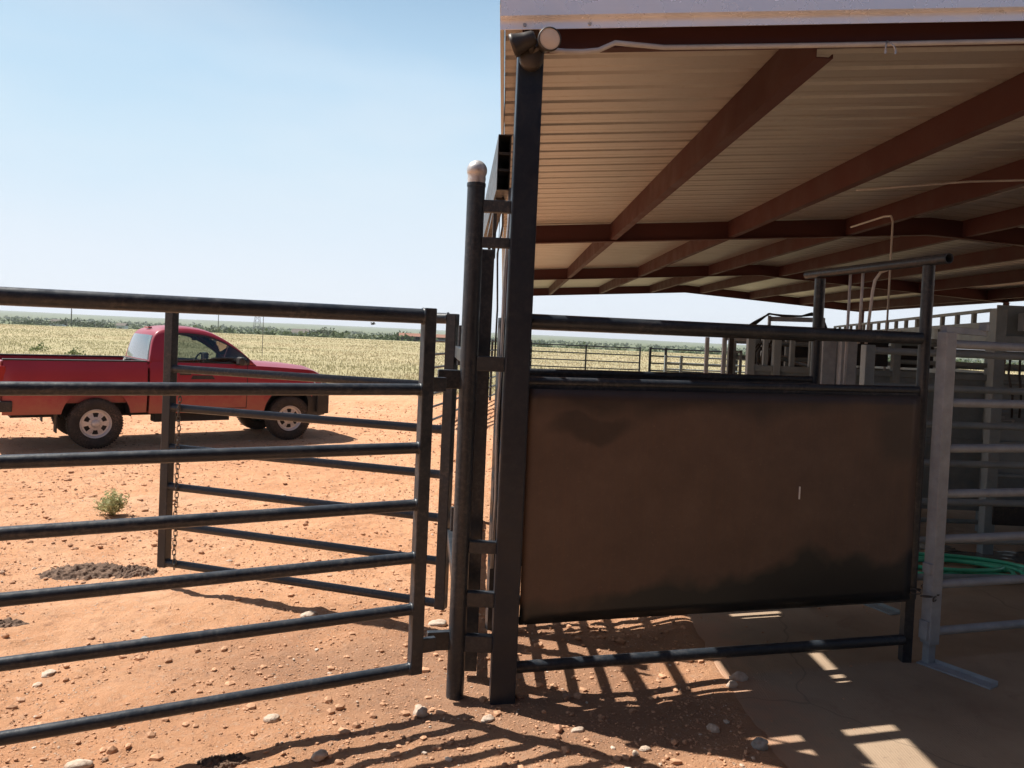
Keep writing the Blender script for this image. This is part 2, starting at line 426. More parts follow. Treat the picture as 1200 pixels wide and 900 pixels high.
# ------------------------------------------------------------------ ground sheet
def build_ground():
    def axis(lo, hi, s, flo, fhi, g=1.09, cap=220):
        a = list(np.arange(lo, hi, s)); st = s; v = hi
        while v < fhi: a.append(v); st = min(st*g, cap); v += st
        a.append(fhi); st = s; v = lo; b = []
        while v > flo: st = min(st*g, cap); v -= st; b.append(v)
        return np.array(b[::-1]+a)
    xs = axis(-5.2, 2.0, .03, -6500, 6500); ys = axis(2.6, 9.5, .032, -60, 6500, 1.07, 160)
    X, Y = np.meshgrid(xs, ys); x = X.ravel(); y = Y.ravel()
    z = terrain_z(x, y)
    V = np.stack([x, y, z], 1); nx, ny = len(xs), len(ys)
    i = (np.arange(ny-1)[:,None]*nx+np.arange(nx-1)[None]).ravel()
    F = np.stack([i, i+1, i+nx+1, i+nx], 1)
    field = sstep(-1.2, 1.2, y-dirt_edge(x)+3.0*fbm(x, y, .6, 4))
    field = np.where(y < 8, 0, field)
    wood = sstep(-15, 25, y-(175-.10*x)+60*fbm(x, y, .01, 4))
    wood = np.maximum(wood, 0)*(y > 60)
    stain = 1.1*np.exp(-(((x-.1)/1.3)**2+((y-3.95)/.9)**2))+.9*np.exp(-(((x+.9)/1.0)**2+((y-4.35)/.6)**2))+.6*np.exp(-(((x-.6)/1.2)**2+((y-4.6)/1.2)**2))
    stain = np.clip(stain*(.75+1.6*fbm(x, y, 3, 3)), 0, 1)
    o = np_mesh('ground', V, F, 'ground', smooth=True, attrs={'field': field, 'wood': wood, 'stain': stain})
    kind(o, 'structure')
build_ground()

s = MB(); s.box(SLAB_X, 12.3, -1.5, 29.0, -.15, SLAB_Z)
kind(s.build('concrete_slab', 'concrete', bevel=.01), 'structure')

# ------------------------------------------------------------------ pebbles, grass, woodland (nobody could count them)
def ico(sub):
    bm = bmesh.new(); bmesh.ops.create_icosphere(bm, subdivisions=sub, radius=1)
    v = np.array([p.co[:] for p in bm.verts]); f = np.array([[q.index for q in p.verts] for p in bm.faces]); bm.free(); return v, f
def scatter_stones():
    v, f = ico(1); n = 110000; rs = np.random.RandomState(11)
    y = 2.9+rs.rand(n)**1.35*17; x = -1.3+(rs.rand(n)-.5)*(2.2+y*1.25)-.10*y
    keep = (x < SLAB_X-.05)|(rs.rand(n) < .04); clump = fbm(x, y, 1.1, 3) > -.08-.25*rs.rand(n)
    keep &= clump & ~((x>SLAB_X)&(y>7)); x = x[keep]; y = y[keep]; n = len(x)
    sz = .0026+.0023*rs.pareto(2.3, n); sz = np.clip(sz*(1+.03*y), 0, .024)
    sz = np.where(x > SLAB_X, np.minimum(sz, .009), sz)
    sc3 = np.stack([sz*rs.uniform(.8,1.5,n), sz*rs.uniform(.7,1.2,n), sz*rs.uniform(.45,.85,n)], 1)
    P = v[None]*(1+.38*(rs.rand(n, len(v), 1)-.5))*sc3[:,None]
    a = rs.rand(n)*6.28; c, s_ = np.cos(a)[:,None], np.sin(a)[:,None]
    px = P[...,0]*c-P[...,1]*s_; py = P[...,0]*s_+P[...,1]*c
    z0 = np.where(x > SLAB_X, SLAB_Z, terrain_z(x, y))
    V = np.stack([px+x[:,None], py+y[:,None], P[...,2]+z0[:,None]+sc3[:,2:3]*.35], 2).reshape(-1,3)
    F = (f[None]+np.arange(n)[:,None,None]*len(v)).reshape(-1,3)
    pal = np.array([(.58,.44,.33),(.50,.30,.19),(.42,.22,.13),(.62,.52,.42),(.30,.19,.13),(.48,.26,.15),(.52,.34,.23)])
    t = np.where((rs.rand(n) < .86)[:,None], np.array([(.56,.31,.18)])*(1+.25*fbm(x,y,.8,2))[:,None], pal[rs.randint(0, len(pal), n)])*rs.uniform(.85,1.12,(n,1))
    o = np_mesh('gravel', V, F, 'pebble', tone=np.repeat(t, len(v), 0)); kind(o, 'stuff')
    o['label'] = 'small stones and clods strewn over the red dirt'
scatter_stones()

def grass():
    rs = np.random.RandomState(5); n = 150000
    y = 22.5+rs.rand(n)**2.2*120; x = (rs.rand(n)-.5)*2*(y*.74)+0
    ok = (y > dirt_edge(x)+3.0*fbm(x, y, .6, 4)-.3*rs.rand(n)) & ~((x > .3)&(x < 13)&(y < 30.5)); x = x[ok]; y = y[ok]; n = len(x)
    h = rs.uniform(.05,.13,n)*(.7+1.2*(fbm(x, y, .12, 3)+.5)*.8); w = .006+.0005*y
    a = rs.rand(n)*3.14; z = terrain_z(x, y)-.02; lean = rs.uniform(-.5,.5,(n,2))*h[:,None]
    dx, dy = np.cos(a)*w, np.sin(a)*w
    A = np.stack([x-dx, y-dy, z],1); B = np.stack([x+dx, y+dy, z],1); C = np.stack([x+lean[:,0], y+lean[:,1], z+h],1)
    V = np.stack([A,B,C],1).reshape(-1,3); F = np.arange(3*n).reshape(-1,3)
    g = sstep(-.12,.14, fbm(x*.6, y, .06, 4)+.10*(rs.rand(n)-.5))[:,None]
    t = (1-g)*np.array([.34,.31,.175])+g*np.array([.44,.355,.22]); t = t*rs.uniform(.94,1.06,(n,1))
    o = np_mesh('pasture_grass', V, F, 'straw', tone=np.repeat(t,3,0)); kind(o, 'stuff'); o['label'] = 'dry golden pasture grass beyond the dirt yard'
grass()

def leaf_cloud(cx, cy, cz, rx, rz, n, rs, q, tone):
    """n leaf-clump quads spread through an uneven dome"""
    d = rs.normal(size=(n,3)); d /= np.linalg.norm(d,axis=1)[:,None]; d[:,2] = np.abs(d[:,2])*1.0-.15
    lob = 1+.28*np.sin(d[:,0]*3.1+cx)+.22*np.sin(d[:,1]*4.3+cy)+.2*np.cos(d[:,2]*5+cx*2)
    r = rs.rand(n)**.45*lob
    P = np.stack([cx+d[:,0]*r*rx, cy+d[:,1]*r*rx, cz+d[:,2]*r*rz],1)
    u = rs.normal(size=(n,3)); u /= np.linalg.norm(u,axis=1)[:,None]; w = np.cross(u, rs.normal(size=(n,3))); w /= np.linalg.norm(w,axis=1)[:,None]
    s = q*rs.uniform(.5,1.3,(n,1)); V = np.stack([P-u*s-w*s*.6, P+u*s-w*s*.6, P+u*s+w*s*.6, P-u*s+w*s*.6],1)
    t = np.array(tone)*rs.uniform(.7,1.35,(n,1)); return V.reshape(-1,3), np.repeat(t,4,0)
def woodland():
    rs = np.random.RandomState(8); Vs = []; Ts = []
    for k in range(3000):
        t = rs.rand()**1.5; y = 135+t*1300
        x = (rs.rand()-.5)*2*y*.72
        if y < 215-.30*x*0+(-.22*min(x,0))+30*math.sin(x*.03): continue
        z = float(terrain_z(np.array([x]), np.array([y]))[0]); s_ = rs.uniform(.8,1.6)*(1+t*1.2)
        tone = [(.12,.15,.07),(.13,.16,.08),(.10,.13,.065),(.15,.17,.09)][rs.randint(4)]
        v, tt = leaf_cloud(x, y, z+.5, s_*1.35, s_*1.25, 26 if y < 500 else 14, rs, .5*s_*(.55 if y<500 else .8), tone)
        Vs.append(v); Ts.append(tt)
    V = np.concatenate(Vs); T = np.concatenate(Ts); F = np.arange(len(V)).reshape(-1,4)
    o = np_mesh('mesquite_woodland', V, F, 'leaf', tone=T); kind(o, 'stuff'); o['label'] = 'far band of green mesquite scrub along the horizon'
woodland()

def tree(x, y, h, w, label, tone=(.09,.11,.06), grp=None):
    h *= .8
    z = float(terrain_z(np.array([x]), np.array([y]))[0])
    t = thing('mesquite_tree', label, 'tree', (x, y, z), 0, grp)
    m = MB(); m.tube((0,0,-.2), (.05*w,.0,h*.35), .05*h, 8, .035*h)
    for k in range(4):
        a = k*1.6+x; m.tube((.05*w,0,h*.33), (math.cos(a)*w*.35, math.sin(a)*w*.3, h*.7), .03*h, 6, .012*h)
    m.build('trunk', 'wood', t)
    rs = np.random.RandomState(int(abs(x)*7)%999)
    V, T = leaf_cloud(0, 0, h*.42, w*.5, h*.48, 420, rs, .055*h, tone)
    o = np_mesh('crown', V, np.arange(len(V)).reshape(-1,4), 'leaf', tone=T); o.parent = t
TG = 'dark trees along the far pasture edge'
for a in [
  (-72, 300, 7.6, 12, 'broad dark tree beside the white farmhouse on the far field edge'),
  (-89, 310, 5.6, 9, 'small dark tree left of the white farmhouse, nearest to it'),
  (-108, 300, 5.6, 9, 'dark tree below the lattice transmission tower, right of two'),
  (-116, 303, 5.0, 8, 'low dark tree at the left foot of the lattice transmission tower'),
  (-160, 303, 6.2, 15, 'wide dark tree on the horizon directly left of the truck cab'),
  (-171, 303, 7.2, 17, 'large dark tree clump behind the farthest left utility pole'),
  (-190, 312, 6.0, 14, 'dark tree left of the left utility pole near the small white house'),
  (-36, 250, 5.2, 9, 'low tree at the left end of the long rusty roofed barn')]:
    tree(*a, grp=TG)
# weedy green spots in the pasture
for k, (x, y, lab) in enumerate([(-21, 38, 'green weed clump in the pasture left of the truck cab'), (-24.5, 41, 'green weed clump standing in the pasture over the truck bed'), (-30.5, 44, 'small dark weed clump in the far left pasture')]):
    z = float(terrain_z(np.array([x]), np.array([y]))[0]); rs = np.random.RandomState(60+k)
    V, T = leaf_cloud(0,0,.05,.45,.40, 170, rs, .045, (.20,.23,.10))
    o = np_mesh('weed_clump', V, np.arange(len(V)).reshape(-1,4), 'leaf', tone=T); o.location = (x,y,z); tag(o, lab, 'weed', 'weed clumps in the pasture')

# the nearer weed on the dirt
def near_weed(x, y):
    rs = np.random.RandomState(2); z = float(terrain_z(np.array([x]), np.array([y]))[0])
    Vs = []; Ts = []
    t = thing('weed', 'small pale green feathery weed growing in the red dirt before the truck', 'weed', (x,y,z))
    st = MB(); ends = []
    for k in range(34):
        a = rs.rand()*6.28; r = rs.uniform(.03,.15); h = rs.uniform(.08,.22)*(1.15-r*1.8)
        e = (math.cos(a)*r, math.sin(a)*r, h); st.path([(0,0,-.02), (e[0]*.45, e[1]*.45, h*.65), e], .0022, 4); ends.append(e)
    st.build('stem', M['weedstem'], t)
    for e in ends:
        n = 46; f = rs.rand(n)[:,None]; P = np.array(e)[None]*(.45+.6*f)+rs.normal(size=(n,3))*.016
        u = rs.normal(size=(n,3))*.010; w = rs.normal(size=(n,3))*.004
        Vs.append(np.stack([P-u, P+w, P+u, P-w],1).reshape(-1,3))
        Ts.append(np.repeat(np.array([.46,.46,.24])*rs.uniform(.7,1.25,(n,1)),4,0))
    V = np.concatenate(Vs); o = np_mesh('foliage', V, np.arange(len(V)).reshape(-1,4), 'leaf', tone=np.concatenate(Ts)); o.parent = t
M['weedstem'] = simple('weed_stem', (.25,.27,.12), .8)
near_weed(-3.71, 7.45)

# ------------------------------------------------------------------ rocks and dung
def rock(name, x, y, r, sq, label, cat, mat='rock', grp=None, sub=3, ztop=None, lump=.35, z0=None):
    v, f = ico(sub); rs = np.random.RandomState(int(abs(x*131+y*77))%9999)
    o_ = rs.rand(3)*20
    nz = fbm(v[:,0]+o_[0]+v[:,2]*1.7, v[:,1]+o_[1]-v[:,2], 1.1, 3)+.35*fbm(v[:,0]*2+o_[1], v[:,2]*2+o_[2], 2.2, 3)
    V = v*(1+lump*2.2*nz[:,None])*np.array([r*sq[0], r*sq[1], r*sq[2]])
    a = rs.rand()*3; V = np.stack([V[:,0]*math.cos(a)-V[:,1]*math.sin(a), V[:,0]*math.sin(a)+V[:,1]*math.cos(a), V[:,2]],1)
    o = np_mesh(name, V, f, mat, smooth=(sub>=3)); z = z0 if z0 is not None else float(terrain_z(np.array([x]), np.array([y]))[0])
    o.location = (x, y, z+r*sq[2]*.45); tag(o, label, cat, grp); return o
RG = 'larger stones lying on the ground'
rocks = [  # stone positions are given as image pixel coordinates
 (493,837,.045,(1,.9,.8),'knobbly pale stone just left of the ball capped post foot','rock'),
 (571,844,.035,(1.2,.8,.6),'flat pale stone at the foot of the black square post','rock'),
 (677,856,.030,(1.3,.7,.5),'small white stone flake on the lit strip right of the square post','rock'),
 (756,876,.026,(1.2,.8,.6),'small pale stone on the lit strip below the steel sheet','rock'),
 (835,857,.032,(1.2,.9,.7),'tan oval stone in the shade between dirt and concrete','rock'),
 (890,880,.040,(1,.95,.85),'round grey stone beside the concrete edge, nearest the camera','greyrock'),
 (866,797,.052,(1.1,.7,1.0),'chunky pale stone standing in the sun at the concrete edge','rock'),
 (858,806,.035,(1.0,.7,.8),'pale stone leaning against the chunky stone at the concrete edge','rock'),
 (513,727,.055,(1.3,.9,.5),'oval tan stone under the hinge of the open small gate','rock'),
 (361,720,.050,(1.3,.9,.5),'flat pale stone beside the shadow of the small gate','rock'),
 (115,753,.045,(1.2,.9,.6),'pale stone showing between the lower rails of the near gate','rock'),
 (170,738,.028,(1,.9,.7),'small dark round stone between the lower rails of the near gate','greyrock'),
 (92,893,.045,(1.3,.9,.6),'pale stone at the bottom left corner below the near gate','rock'),
 (318,843,.036,(1.2,.9,.6),'pale stone just below the bottom rail of the near gate','rock'),
 (374,886,.036,(1.2,.8,.7),'pinkish stone between the rail shadows at the bottom','rock'),
 (258,738,.034,(1.3,.9,.5),'pale flat stone right of the small dark round stone','rock'),
 (284,734,.024,(.9,.9,.9),'small upright stone on the dirt right of the pale flat stone','rock'),
 (57,778,.038,(1.4,.9,.5),'flat buff stone at the left under the second lowest rail','rock'),
]
def px_ground(px, py, h=1.85):
    """where an image pixel, cast from the camera, lies on the ground, metres"""
    a = (px-600)/930.; b = (418-py)/930.; t = .04397; p = .02618
    r = a*math.cos(t)-b*math.sin(t); u = a*math.sin(t)+b*math.cos(t)
    dy = math.cos(p)+u*math.sin(p); dz = -math.sin(p)+u*math.cos(p); k = h/-dz
    return r*k, dy*k
for px, py, r, sq, lab, mt in rocks:
    x, y = px_ground(px, py+3); rock('rock', x, y, r*.85, sq, lab, 'rock', mt, RG)
def dung(x, y, rx, ry, h, label):
    n = 90; g = np.linspace(-1.25,1.25,n); X, Y = np.meshgrid(g, g); X = X.ravel(); Y = Y.ravel(); k = x*3
    wx = X+.25*fbm(X+k, Y, 1.6, 3); wy = Y+.25*fbm(X, Y+k, 1.6, 3)
    d = np.sqrt(wx**2+wy**2)+.30*fbm(X+k, Y-k, 2.2, 4, .6)
    z = h*(np.clip(1-d**2.2, -.6, 1))*(.75+1.0*fbm(X-k, Y, 3.2, 4, .65))+h*.9*fbm(X+k, Y, 9, 4, .7)*(d<1.1)
    c, s_ = math.cos(.25), math.sin(.25); px_, py_ = X*rx, Y*ry; a = px_*c-py_*s_; b_ = px_*s_+py_*c
    V = np.stack([a, b_, z+terrain_z(a+x, b_+y)-zt(x,y)-.006], 1); i = (np.arange(n-1)[:,None]*n+np.arange(n-1)[None]).ravel()
    F = np.stack([i,i+1,i+n+1,i+n],1); F = F[(d[F] < 1.12).all(1)]
    o = np_mesh('dried_dung_pat', V, F, 'dung', smooth=True); o.location = (x, y, zt(x,y)); tag(o, label, 'dung pat', 'dried dung pats')
def zt(x, y): return float(terrain_z(np.array([x]), np.array([y]))[0])
dung(*px_ground(100,665), .30, .19, .075, 'large dark dried dung pat on the dirt between the near gate rails')
dung(*px_ground(158,667), .17, .11, .06, 'smaller dark dung pat right of the large one')
dung(*px_ground(5,728), .15, .07, .03, 'dark dung pat at the left picture edge under the middle rails')
dung(*px_ground(262,893), .11, .06, .035, 'dark dung pat at the bottom below the rail shadows')

# ------------------------------------------------------------------ posts at the corner
# square post that carries the roof corner
m = MB(); m.beam((0,0,-.3), (0,0,3.31), .126, .126)
sq = m.build('square_steel_post', 'blackpost', bevel=.008); sq.location = (.025, 3.98, 0); sq.rotation_euler = (0,0,R(4))
tag(sq, 'tall black square steel post holding up the near corner of the roof', 'post')
# post with ball cap + short cross rails to the square post
t = thing('ball_capped_post', 'black round pipe post topped by a pale metal ball', 'post', (-.215, 3.98, 0))
m = MB(); m.tube((0,0,-.3), (0,0,2.60), .0445, 28); m.tube((0,0,2.585),(0,0,2.602),.047,28); m.build('pipe', 'black', t)
m = MB(); m.lathe([(.043,2.60),(.046,2.625)]+[(.051*math.sin(a), 2.665-.051*math.cos(a)) for a in [R(60+k*10) for k in range(13)]], (0,0,0)); m.build('ball_cap', 'zincball', t)
for z, hh in ((2.49,.06),(2.31,.05),(1.705,.075),(.78,.06),(.515,.075),(.29,.085)):
    m = MB(); m.beam((.04,0,z), (.18,0,z), .045, hh); m.build('cross_rail', 'black', t, bevel=.004)
for z in (1.62, .30):   # hinge arms for the near gate
    m = MB(); m.beam((-.15,-.03,z), (-.035,-.0,z), .035, .095); m.build('hinge_arm', 'black', t, bevel=.004)
for z in (1.74, .62):   # long hinge arms reaching back to the small gate
    m = MB(); m.beam((-.11,.86,z), (-.02,.03,z), .05, .07); m.build('hinge_arm', 'black', t, bevel=.004)
for z in (1.66, .56): m = MB(); m.tube((-.1,.80,z),(-.1,.80,z+.24),.016,12); m.build('hinge_pin', 'black', t)

# ------------------------------------------------------------------ gates
def weld(m, p, r):  # bead where a rail meets its stile
    m.lathe([(r*.95,-.007),(r*1.12,-.004),(r*1.16,.0),(r*1.1,.005),(r*.95,.008)], p[0], p[1], 16)
def gate(name, label, A, B, z0, z1, rails, rr, rtop, stile_w, sag=0, near_w=False, cat='gate'):
    A = Vector(A); B = Vector(B); L = (B-A).length; ang = math.atan2(B.y-A.y, B.x-A.x)
    t = thing(name, label, cat, (A.x, A.y, 0), ang)
    for x in (0, L):
        dz = sag*(x/L); sw = .08 if (near_w and x == 0) else stile_w
        m = MB(); m.beam((x,0,z0+dz), (x,0,z1+dz), sw, sw); m.build('stile', 'black', t, bevel=.005)
    for k, z in enumerate(rails):
        top = (k == len(rails)-1); r = rtop if top else rr
        m = MB(); e0, e1 = stile_w/2-.002, L-stile_w/2+.002
        m.tube((e0,0,z), (e1,0,z+sag), r, 18, seg=1)
        weld(m, ((e0+.002,0,z),(1,0,0)), r); weld(m, ((e1-.002,0,z+sag),(-1,0,0)), r)
        m.build('top_rail' if top else 'rail', 'black', t)
    return t
G1 = gate('pipe_gate', 'long black seven rail pipe gate closest to the camera at the left', (-.405,3.80), (-3.62,2.11), .20, 1.965, [.225,.515,.765,1.02,1.295,1.575,1.925], .0275, .036, .060, -.02)
for z in (1.60, .33):
    m = MB(); m.beam((-.10,.0,z), (-.028,0,z), .03, .07); m.build('hinge_lug', 'black', G1, bevel=.004)
G2 = gate('pipe_gate', 'short black pipe gate swung open behind the long near gate, chain at its end', (-.375,4.90), (-2.365,5.50), .135, 1.97, [.165,.43,.70,.97,1.25,1.52,1.94], .027, .034, .066, .0)
for z in (1.70, .60):
    m = MB(); m.beam((-.10,.0,z), (-.03,0,z), .03, .07); m.build('hinge_lug', 'black', G2, bevel=.004)
# gate end upright by the gate 2 hinge is part of it; third gate seen edge-on
G3 = gate('pipe_gate', 'black pipe gate seen edge-on between the two corner posts, swung away from camera', (-.157,4.23), (-.300,7.85), .05, 2.30, [.12,.37,.65,.93,1.22,1.50,1.93], .0265, .03, .058, .0, True)

# chain hanging from the small gate
def chain(x, y, z0, z1):
    m = MB(); z = z1; k = 0; L = .042
    while z > z0:
        pts = []
        for j in range(14):
            a = 2*math.pi*j/14; u = .0115*math.cos(a); v = (L/2-.0115)*(1 if math.sin(a) > 0 else -1)+.0115*math.sin(a)
            s1 = .003*math.sin(k*.9)
            pts.append((x+s1+(u if k%2 == 0 else 0), y+(0 if k%2 == 0 else u), z+v))
        m.path(pts, .0032, 6, True); z -= L-.009; k += 1
    o = m.build('chain', 'tubepaint'); tag(o, 'dark link chain hanging down beside the end of the short open gate', 'chain'); return o
chain(-2.265, 5.43, .13, 1.38)

# open-ended tubes stacked high between the posts
t = thing('stacked_tube_header', 'three open ended rectangular steel tubes stacked high beside the square post', 'tube stack', (-.085, 4.12, 0), R(4.0))
def recttube(z0, z1, w, L, th=.004):
    m = MB(); m.box(-w/2, w/2, 0, L, z1-th, z1); m.box(-w/2, w/2, 0, L, z0, z0+th)
    m.box(-w/2, -w/2+th, 0, L, z0+th, z1-th); m.box(w/2-th, w/2, 0, L, z0+th, z1-th); return m
recttube(2.79, 2.885, .068, 2.1).build('tube', 'tubepaint', t)
recttube(2.705, 2.787, .068, 2.1).build('tube', 'tubepaint', t)
recttube(2.60, 2.702, .068, 2.1).build('tube', 'tubepaint', t)
m = MB(); m.beam((0,.25,2.60),(-.01,1.1,2.50),.05,.03); m.beam((-.02,.35,2.28),(-.02,.35,2.60),.02,.03); m.beam((-.015,1.2,2.28),(-.015,1.2,2.6),.02,.03)
m.path([(.012,.2,2.6),(.02,.26,2.45),(.0,.3,2.3),(.015,.34,2.0),(.01,.3,1.7)], .006, 6); m.build('hanger_bracket', 'tubepaint', t)
# galvanised latch rod / cable hanging beside the square post
m = MB(); m.path([(0,0,.62),(.006,0,1.0),(-.004,.01,1.4),(.004,0,1.75),(.003,.0,2.2),(.014,0,2.45),(.010,.0,2.62)], .009, 8)
o = m.build('hanging_steel_cable', 'galv'); o.location = (-.060,4.16,0); tag(o, 'frayed steel cable hanging against the left side of the square post', 'cable')

# ------------------------------------------------------------------ two sheeted panels, the two sides of a cattle alley
def sheeted(A, B, label, detail):
    A = Vector(A); B = Vector(B); L = (B-A).length; ang = math.atan2(B.y-A.y, B.x-A.x)
    t = thing('sheeted_panel', label, 'steel panel', (A.x, A.y, 0), ang, 'sheeted sides of the cattle alley')
    def rail(z, r, nm='rail', dz=0):
        m = MB(); m.tube((0,0,z), (L,0,z+dz), r, 20); return m.build(nm, 'black', t)
    rail(1.930, .036, 'top_rail', .01)
    rail(1.625, .024, dz=.01); rail(.165, .030, dz=-.01)
    m = MB(); nx, nz = 40, 20
    for j in range(nz+1):
        for i in range(nx+1):
            u, v = i/nx, j/nz; x = u*L; z = .395+v*(1.590-.395)+(.012*u)
            bow = .012*math.sin(u*math.pi)*math.sin(v*math.pi)+.006*math.sin(u*9+v*4)*math.sin(v*math.pi)
            m.v.append((x, -.035-bow, z))
    for j in range(nz):
        for i in range(nx): a = j*(nx+1)+i; m.f.append((a,a+1,a+nx+2,a+nx+1)); m.sm.append(True)
    o = m.build('steel_sheet', 'sheet', t); sd = o.modifiers.new('solid','SOLIDIFY'); sd.thickness = .005; sd.offset = 0
    if detail:
        m = MB(); m.box(1.585, 1.591, -.060, -.046, 1.015, 1.085); m.build('scratch', 'scratch', t)
    for z0, z1, w_, h_ in ((1.597,1.607,.035,.02), (.405,.40,.03,.03)):
        m = MB(); m.beam((0,0,z0),(L,0,z1),w_,h_); m.build('edge_angle', 'black', t, bevel=.003)
    for x in (.6, 1.2, 1.8):
        m = MB(); m.beam((x,.0,.42),(x,.0,1.58),.03,.04); m.build('rib', 'black', t)
    if not detail:
        m = MB(); m.beam((0,0,-.02),(0,0,1.96),.06,.06); m.build('end_post', 'black', t)
    return t
sheeted((.085,4.0), (2.385,4.66), 'rusty brown steel sheet panel in a black pipe frame, nearest the camera', True)
sheeted((-.06,4.98), (2.12,5.62), 'second sheeted panel hidden behind the rusty brown one, only its black top rails showing', False)
# sheet gate drawn up between the stacked tubes and the roof, seen on its edge
m = MB(); m.beam((-.108,4.72,2.80),(-.136,5.95,2.80),.004,.98)
tag(m.build('raised_gate_sheet', 'tubepaint'), 'thin steel gate sheet drawn up beside the stacked tubes, seen on its edge', 'gate sheet')

# goal post frame at the far end of the panel
t = thing('overhead_pipe_frame', 'tall black pipe frame with open ended crossbar at the end of the sheeted panel', 'pipe frame', (2.425, 4.68, 0))
m = MB(); m.tube((0,0,.40),(-.0,0,2.37),.034,20); m.beam((-.01,0,-.02),(-.01,0,.5),.055,.055); m.build('post', 'black', t)
m = MB(); m.tube((-.27,.95,0),(-.27,.95,2.35),.036,20); m.build('post', 'black', t)
m = MB(); m.pipe((.035,-.15,2.40),(-.31,1.10,2.385),.030,.005); m.build('crossbar', 'black', t)
for z in (.5, 1.93): m = MB(); m.tube((-.005,.02,z),(-.27,.95,z),.02,12); m.build('brace', 'black', t)

# ------------------------------------------------------------------ shed roof
SH = thing('open_sided_shed', 'large open sided metal shed roof on brown red steel beams', 'shed', (-.11, 4.0, 0), R(.75))
SL = .066; RIDGE = 6.45; WID = 12.9; LEN = 24.2
def zb(x): return 3.30+SL*(x if x < RIDGE else 2*RIDGE-x)   # underside of purlins
# ribbed sheets (two slopes)
def sheet(x0, x1):
    m = MB(); prof = []; y = -.10; step = .305
    while y < LEN+.05:
        prof += [(y,0),(y+.105,0),(y+.120,.004),(y+.14,.004),(y+.155,0),(y+.225,0),(y+.243,.030),(y+.281,.030),(y+.299,0)]
        y += step
    za, zc = zb(x0)+.205, zb(x1)+.205
    i = len(m.v); n = len(prof)
    for py, h in prof: m.v.append((x0,py,za+h))
    for py, h in prof: m.v.append((x1,py,zc+h))
    for k in range(n-1): m.f.append((i+k,i+k+1,i+n+k+1,i+n+k)); m.sm.append(False)
    return m
# sheet laps every metre or so give the long panels their joints
o = sheet(.0, RIDGE).build('roof_sheet', 'roof', SH); o.modifiers.new('s','SOLIDIFY').thickness = .002
o = sheet(RIDGE, WID).build('roof_sheet', 'roof', SH); o.modifiers.new('s','SOLIDIFY').thickness = .002
px = [1.62+1.78*k for k in range(7)]
for x in [.10]+px[:]+[12.75]:
    m = MB(); z = zb(x)
    # C section: web, lips
    pd = 0 if x < .2 else .05; m.box(x-.006, x, .13, LEN-.1, z-pd, z+.2); m.box(x, x+.085, .13, LEN-.1, z-pd, z-pd+.006); m.box(x, x+.085, .13, LEN-.1, z+.194, z+.2); m.box(x+.079, x+.085, .13, LEN-.1, z-pd+.006, z-pd+.022)
    m.build('purlin', 'brown', SH)
for y in (8.0, 16.0, LEN-.15):
    for x0, x1 in ((.05, RIDGE), (RIDGE, WID-.05)):
        m = MB(); d = .30
        za, zc = zb(x0)-.005, zb(x1)-.005
        m.hexa([(x0,y-.005,za-.06),(x1,y-.005,zc-.06),(x1,y+.005,zc-.06),(x0,y+.005,za-.06),(x0,y-.005,za+.20),(x1,y-.005,zc+.20),(x1,y+.005,zc+.20),(x0,y+.005,za+.20)])
        for dz in (-.070, ):
            m.hexa([(x0,y-.06,za+dz),(x1,y-.06,zc+dz),(x1,y+.06,zc+dz),(x0,y+.06,za+dz),(x0,y-.06,za+dz+.01),(x1,y-.06,zc+dz+.01),(x1,y+.06,zc+dz+.01),(x0,y+.06,za+dz+.01)])
        m.build('rafter', 'brown', SH)
    for x in (.11, WID-.12):
        m = MB(); m.beam((x,y,-.2),(x,y,zb(x)-.07),.10,.10); m.build('column', 'brown', SH)
m = MB(); m.beam((WID-.12,.2,-.2),(WID-.12,.2,zb(WID-.12)-.01),.10,.10); m.build('column', 'brown', SH)
# end beam under the trim, near end
def slope_box(m, x0, x1, y0, y1, a, b):
    m.hexa([(x0,y0,zb(x0)+a),(x1,y0,zb(x1)+a),(x1,y1,zb(x1)+a),(x0,y1,zb(x0)+a),(x0,y0,zb(x0)+b),(x1,y0,zb(x1)+b),(x1,y1,zb(x1)+b),(x0,y1,zb(x0)+b)])
for x0, x1 in ((.20, RIDGE), (RIDGE, WID)):
    m = MB(); slope_box(m, x0, x1, .055, .062, -.005, .195); slope_box(m, x0, x1, .062, .125, -.005, .003); m.build('end_beam', 'brown', SH)
for x0, x1 in ((.0, RIDGE), (RIDGE, WID)):
    m = MB(); slope_box(m, x0-.02 if x0 == 0 else x0, x1, -.095, -.090, .105, .62)
    slope_box(m, x0-.02 if x0 == 0 else x0, x1, -.090, -.045, .105, .109)
    slope_box(m, x0-.02 if x0 == 0 else x0, x1, -.050, -.045, .055, .105); m.build('rake_trim', 'whitetrim', SH)
m = MB()
for x in (.10, .42, 3.2, 6.2):
    m.tube((x,-.058,zb(x)+.075),(x,-.050,zb(x)+.075),.009,8)
m.build('trim_screw', 'galv', SH)
m = MB(); m.box(-.025,-.005,-.09,LEN+.05,zb(0)+.16,zb(0)+.30); m.build('eave_trim', 'roof', SH)

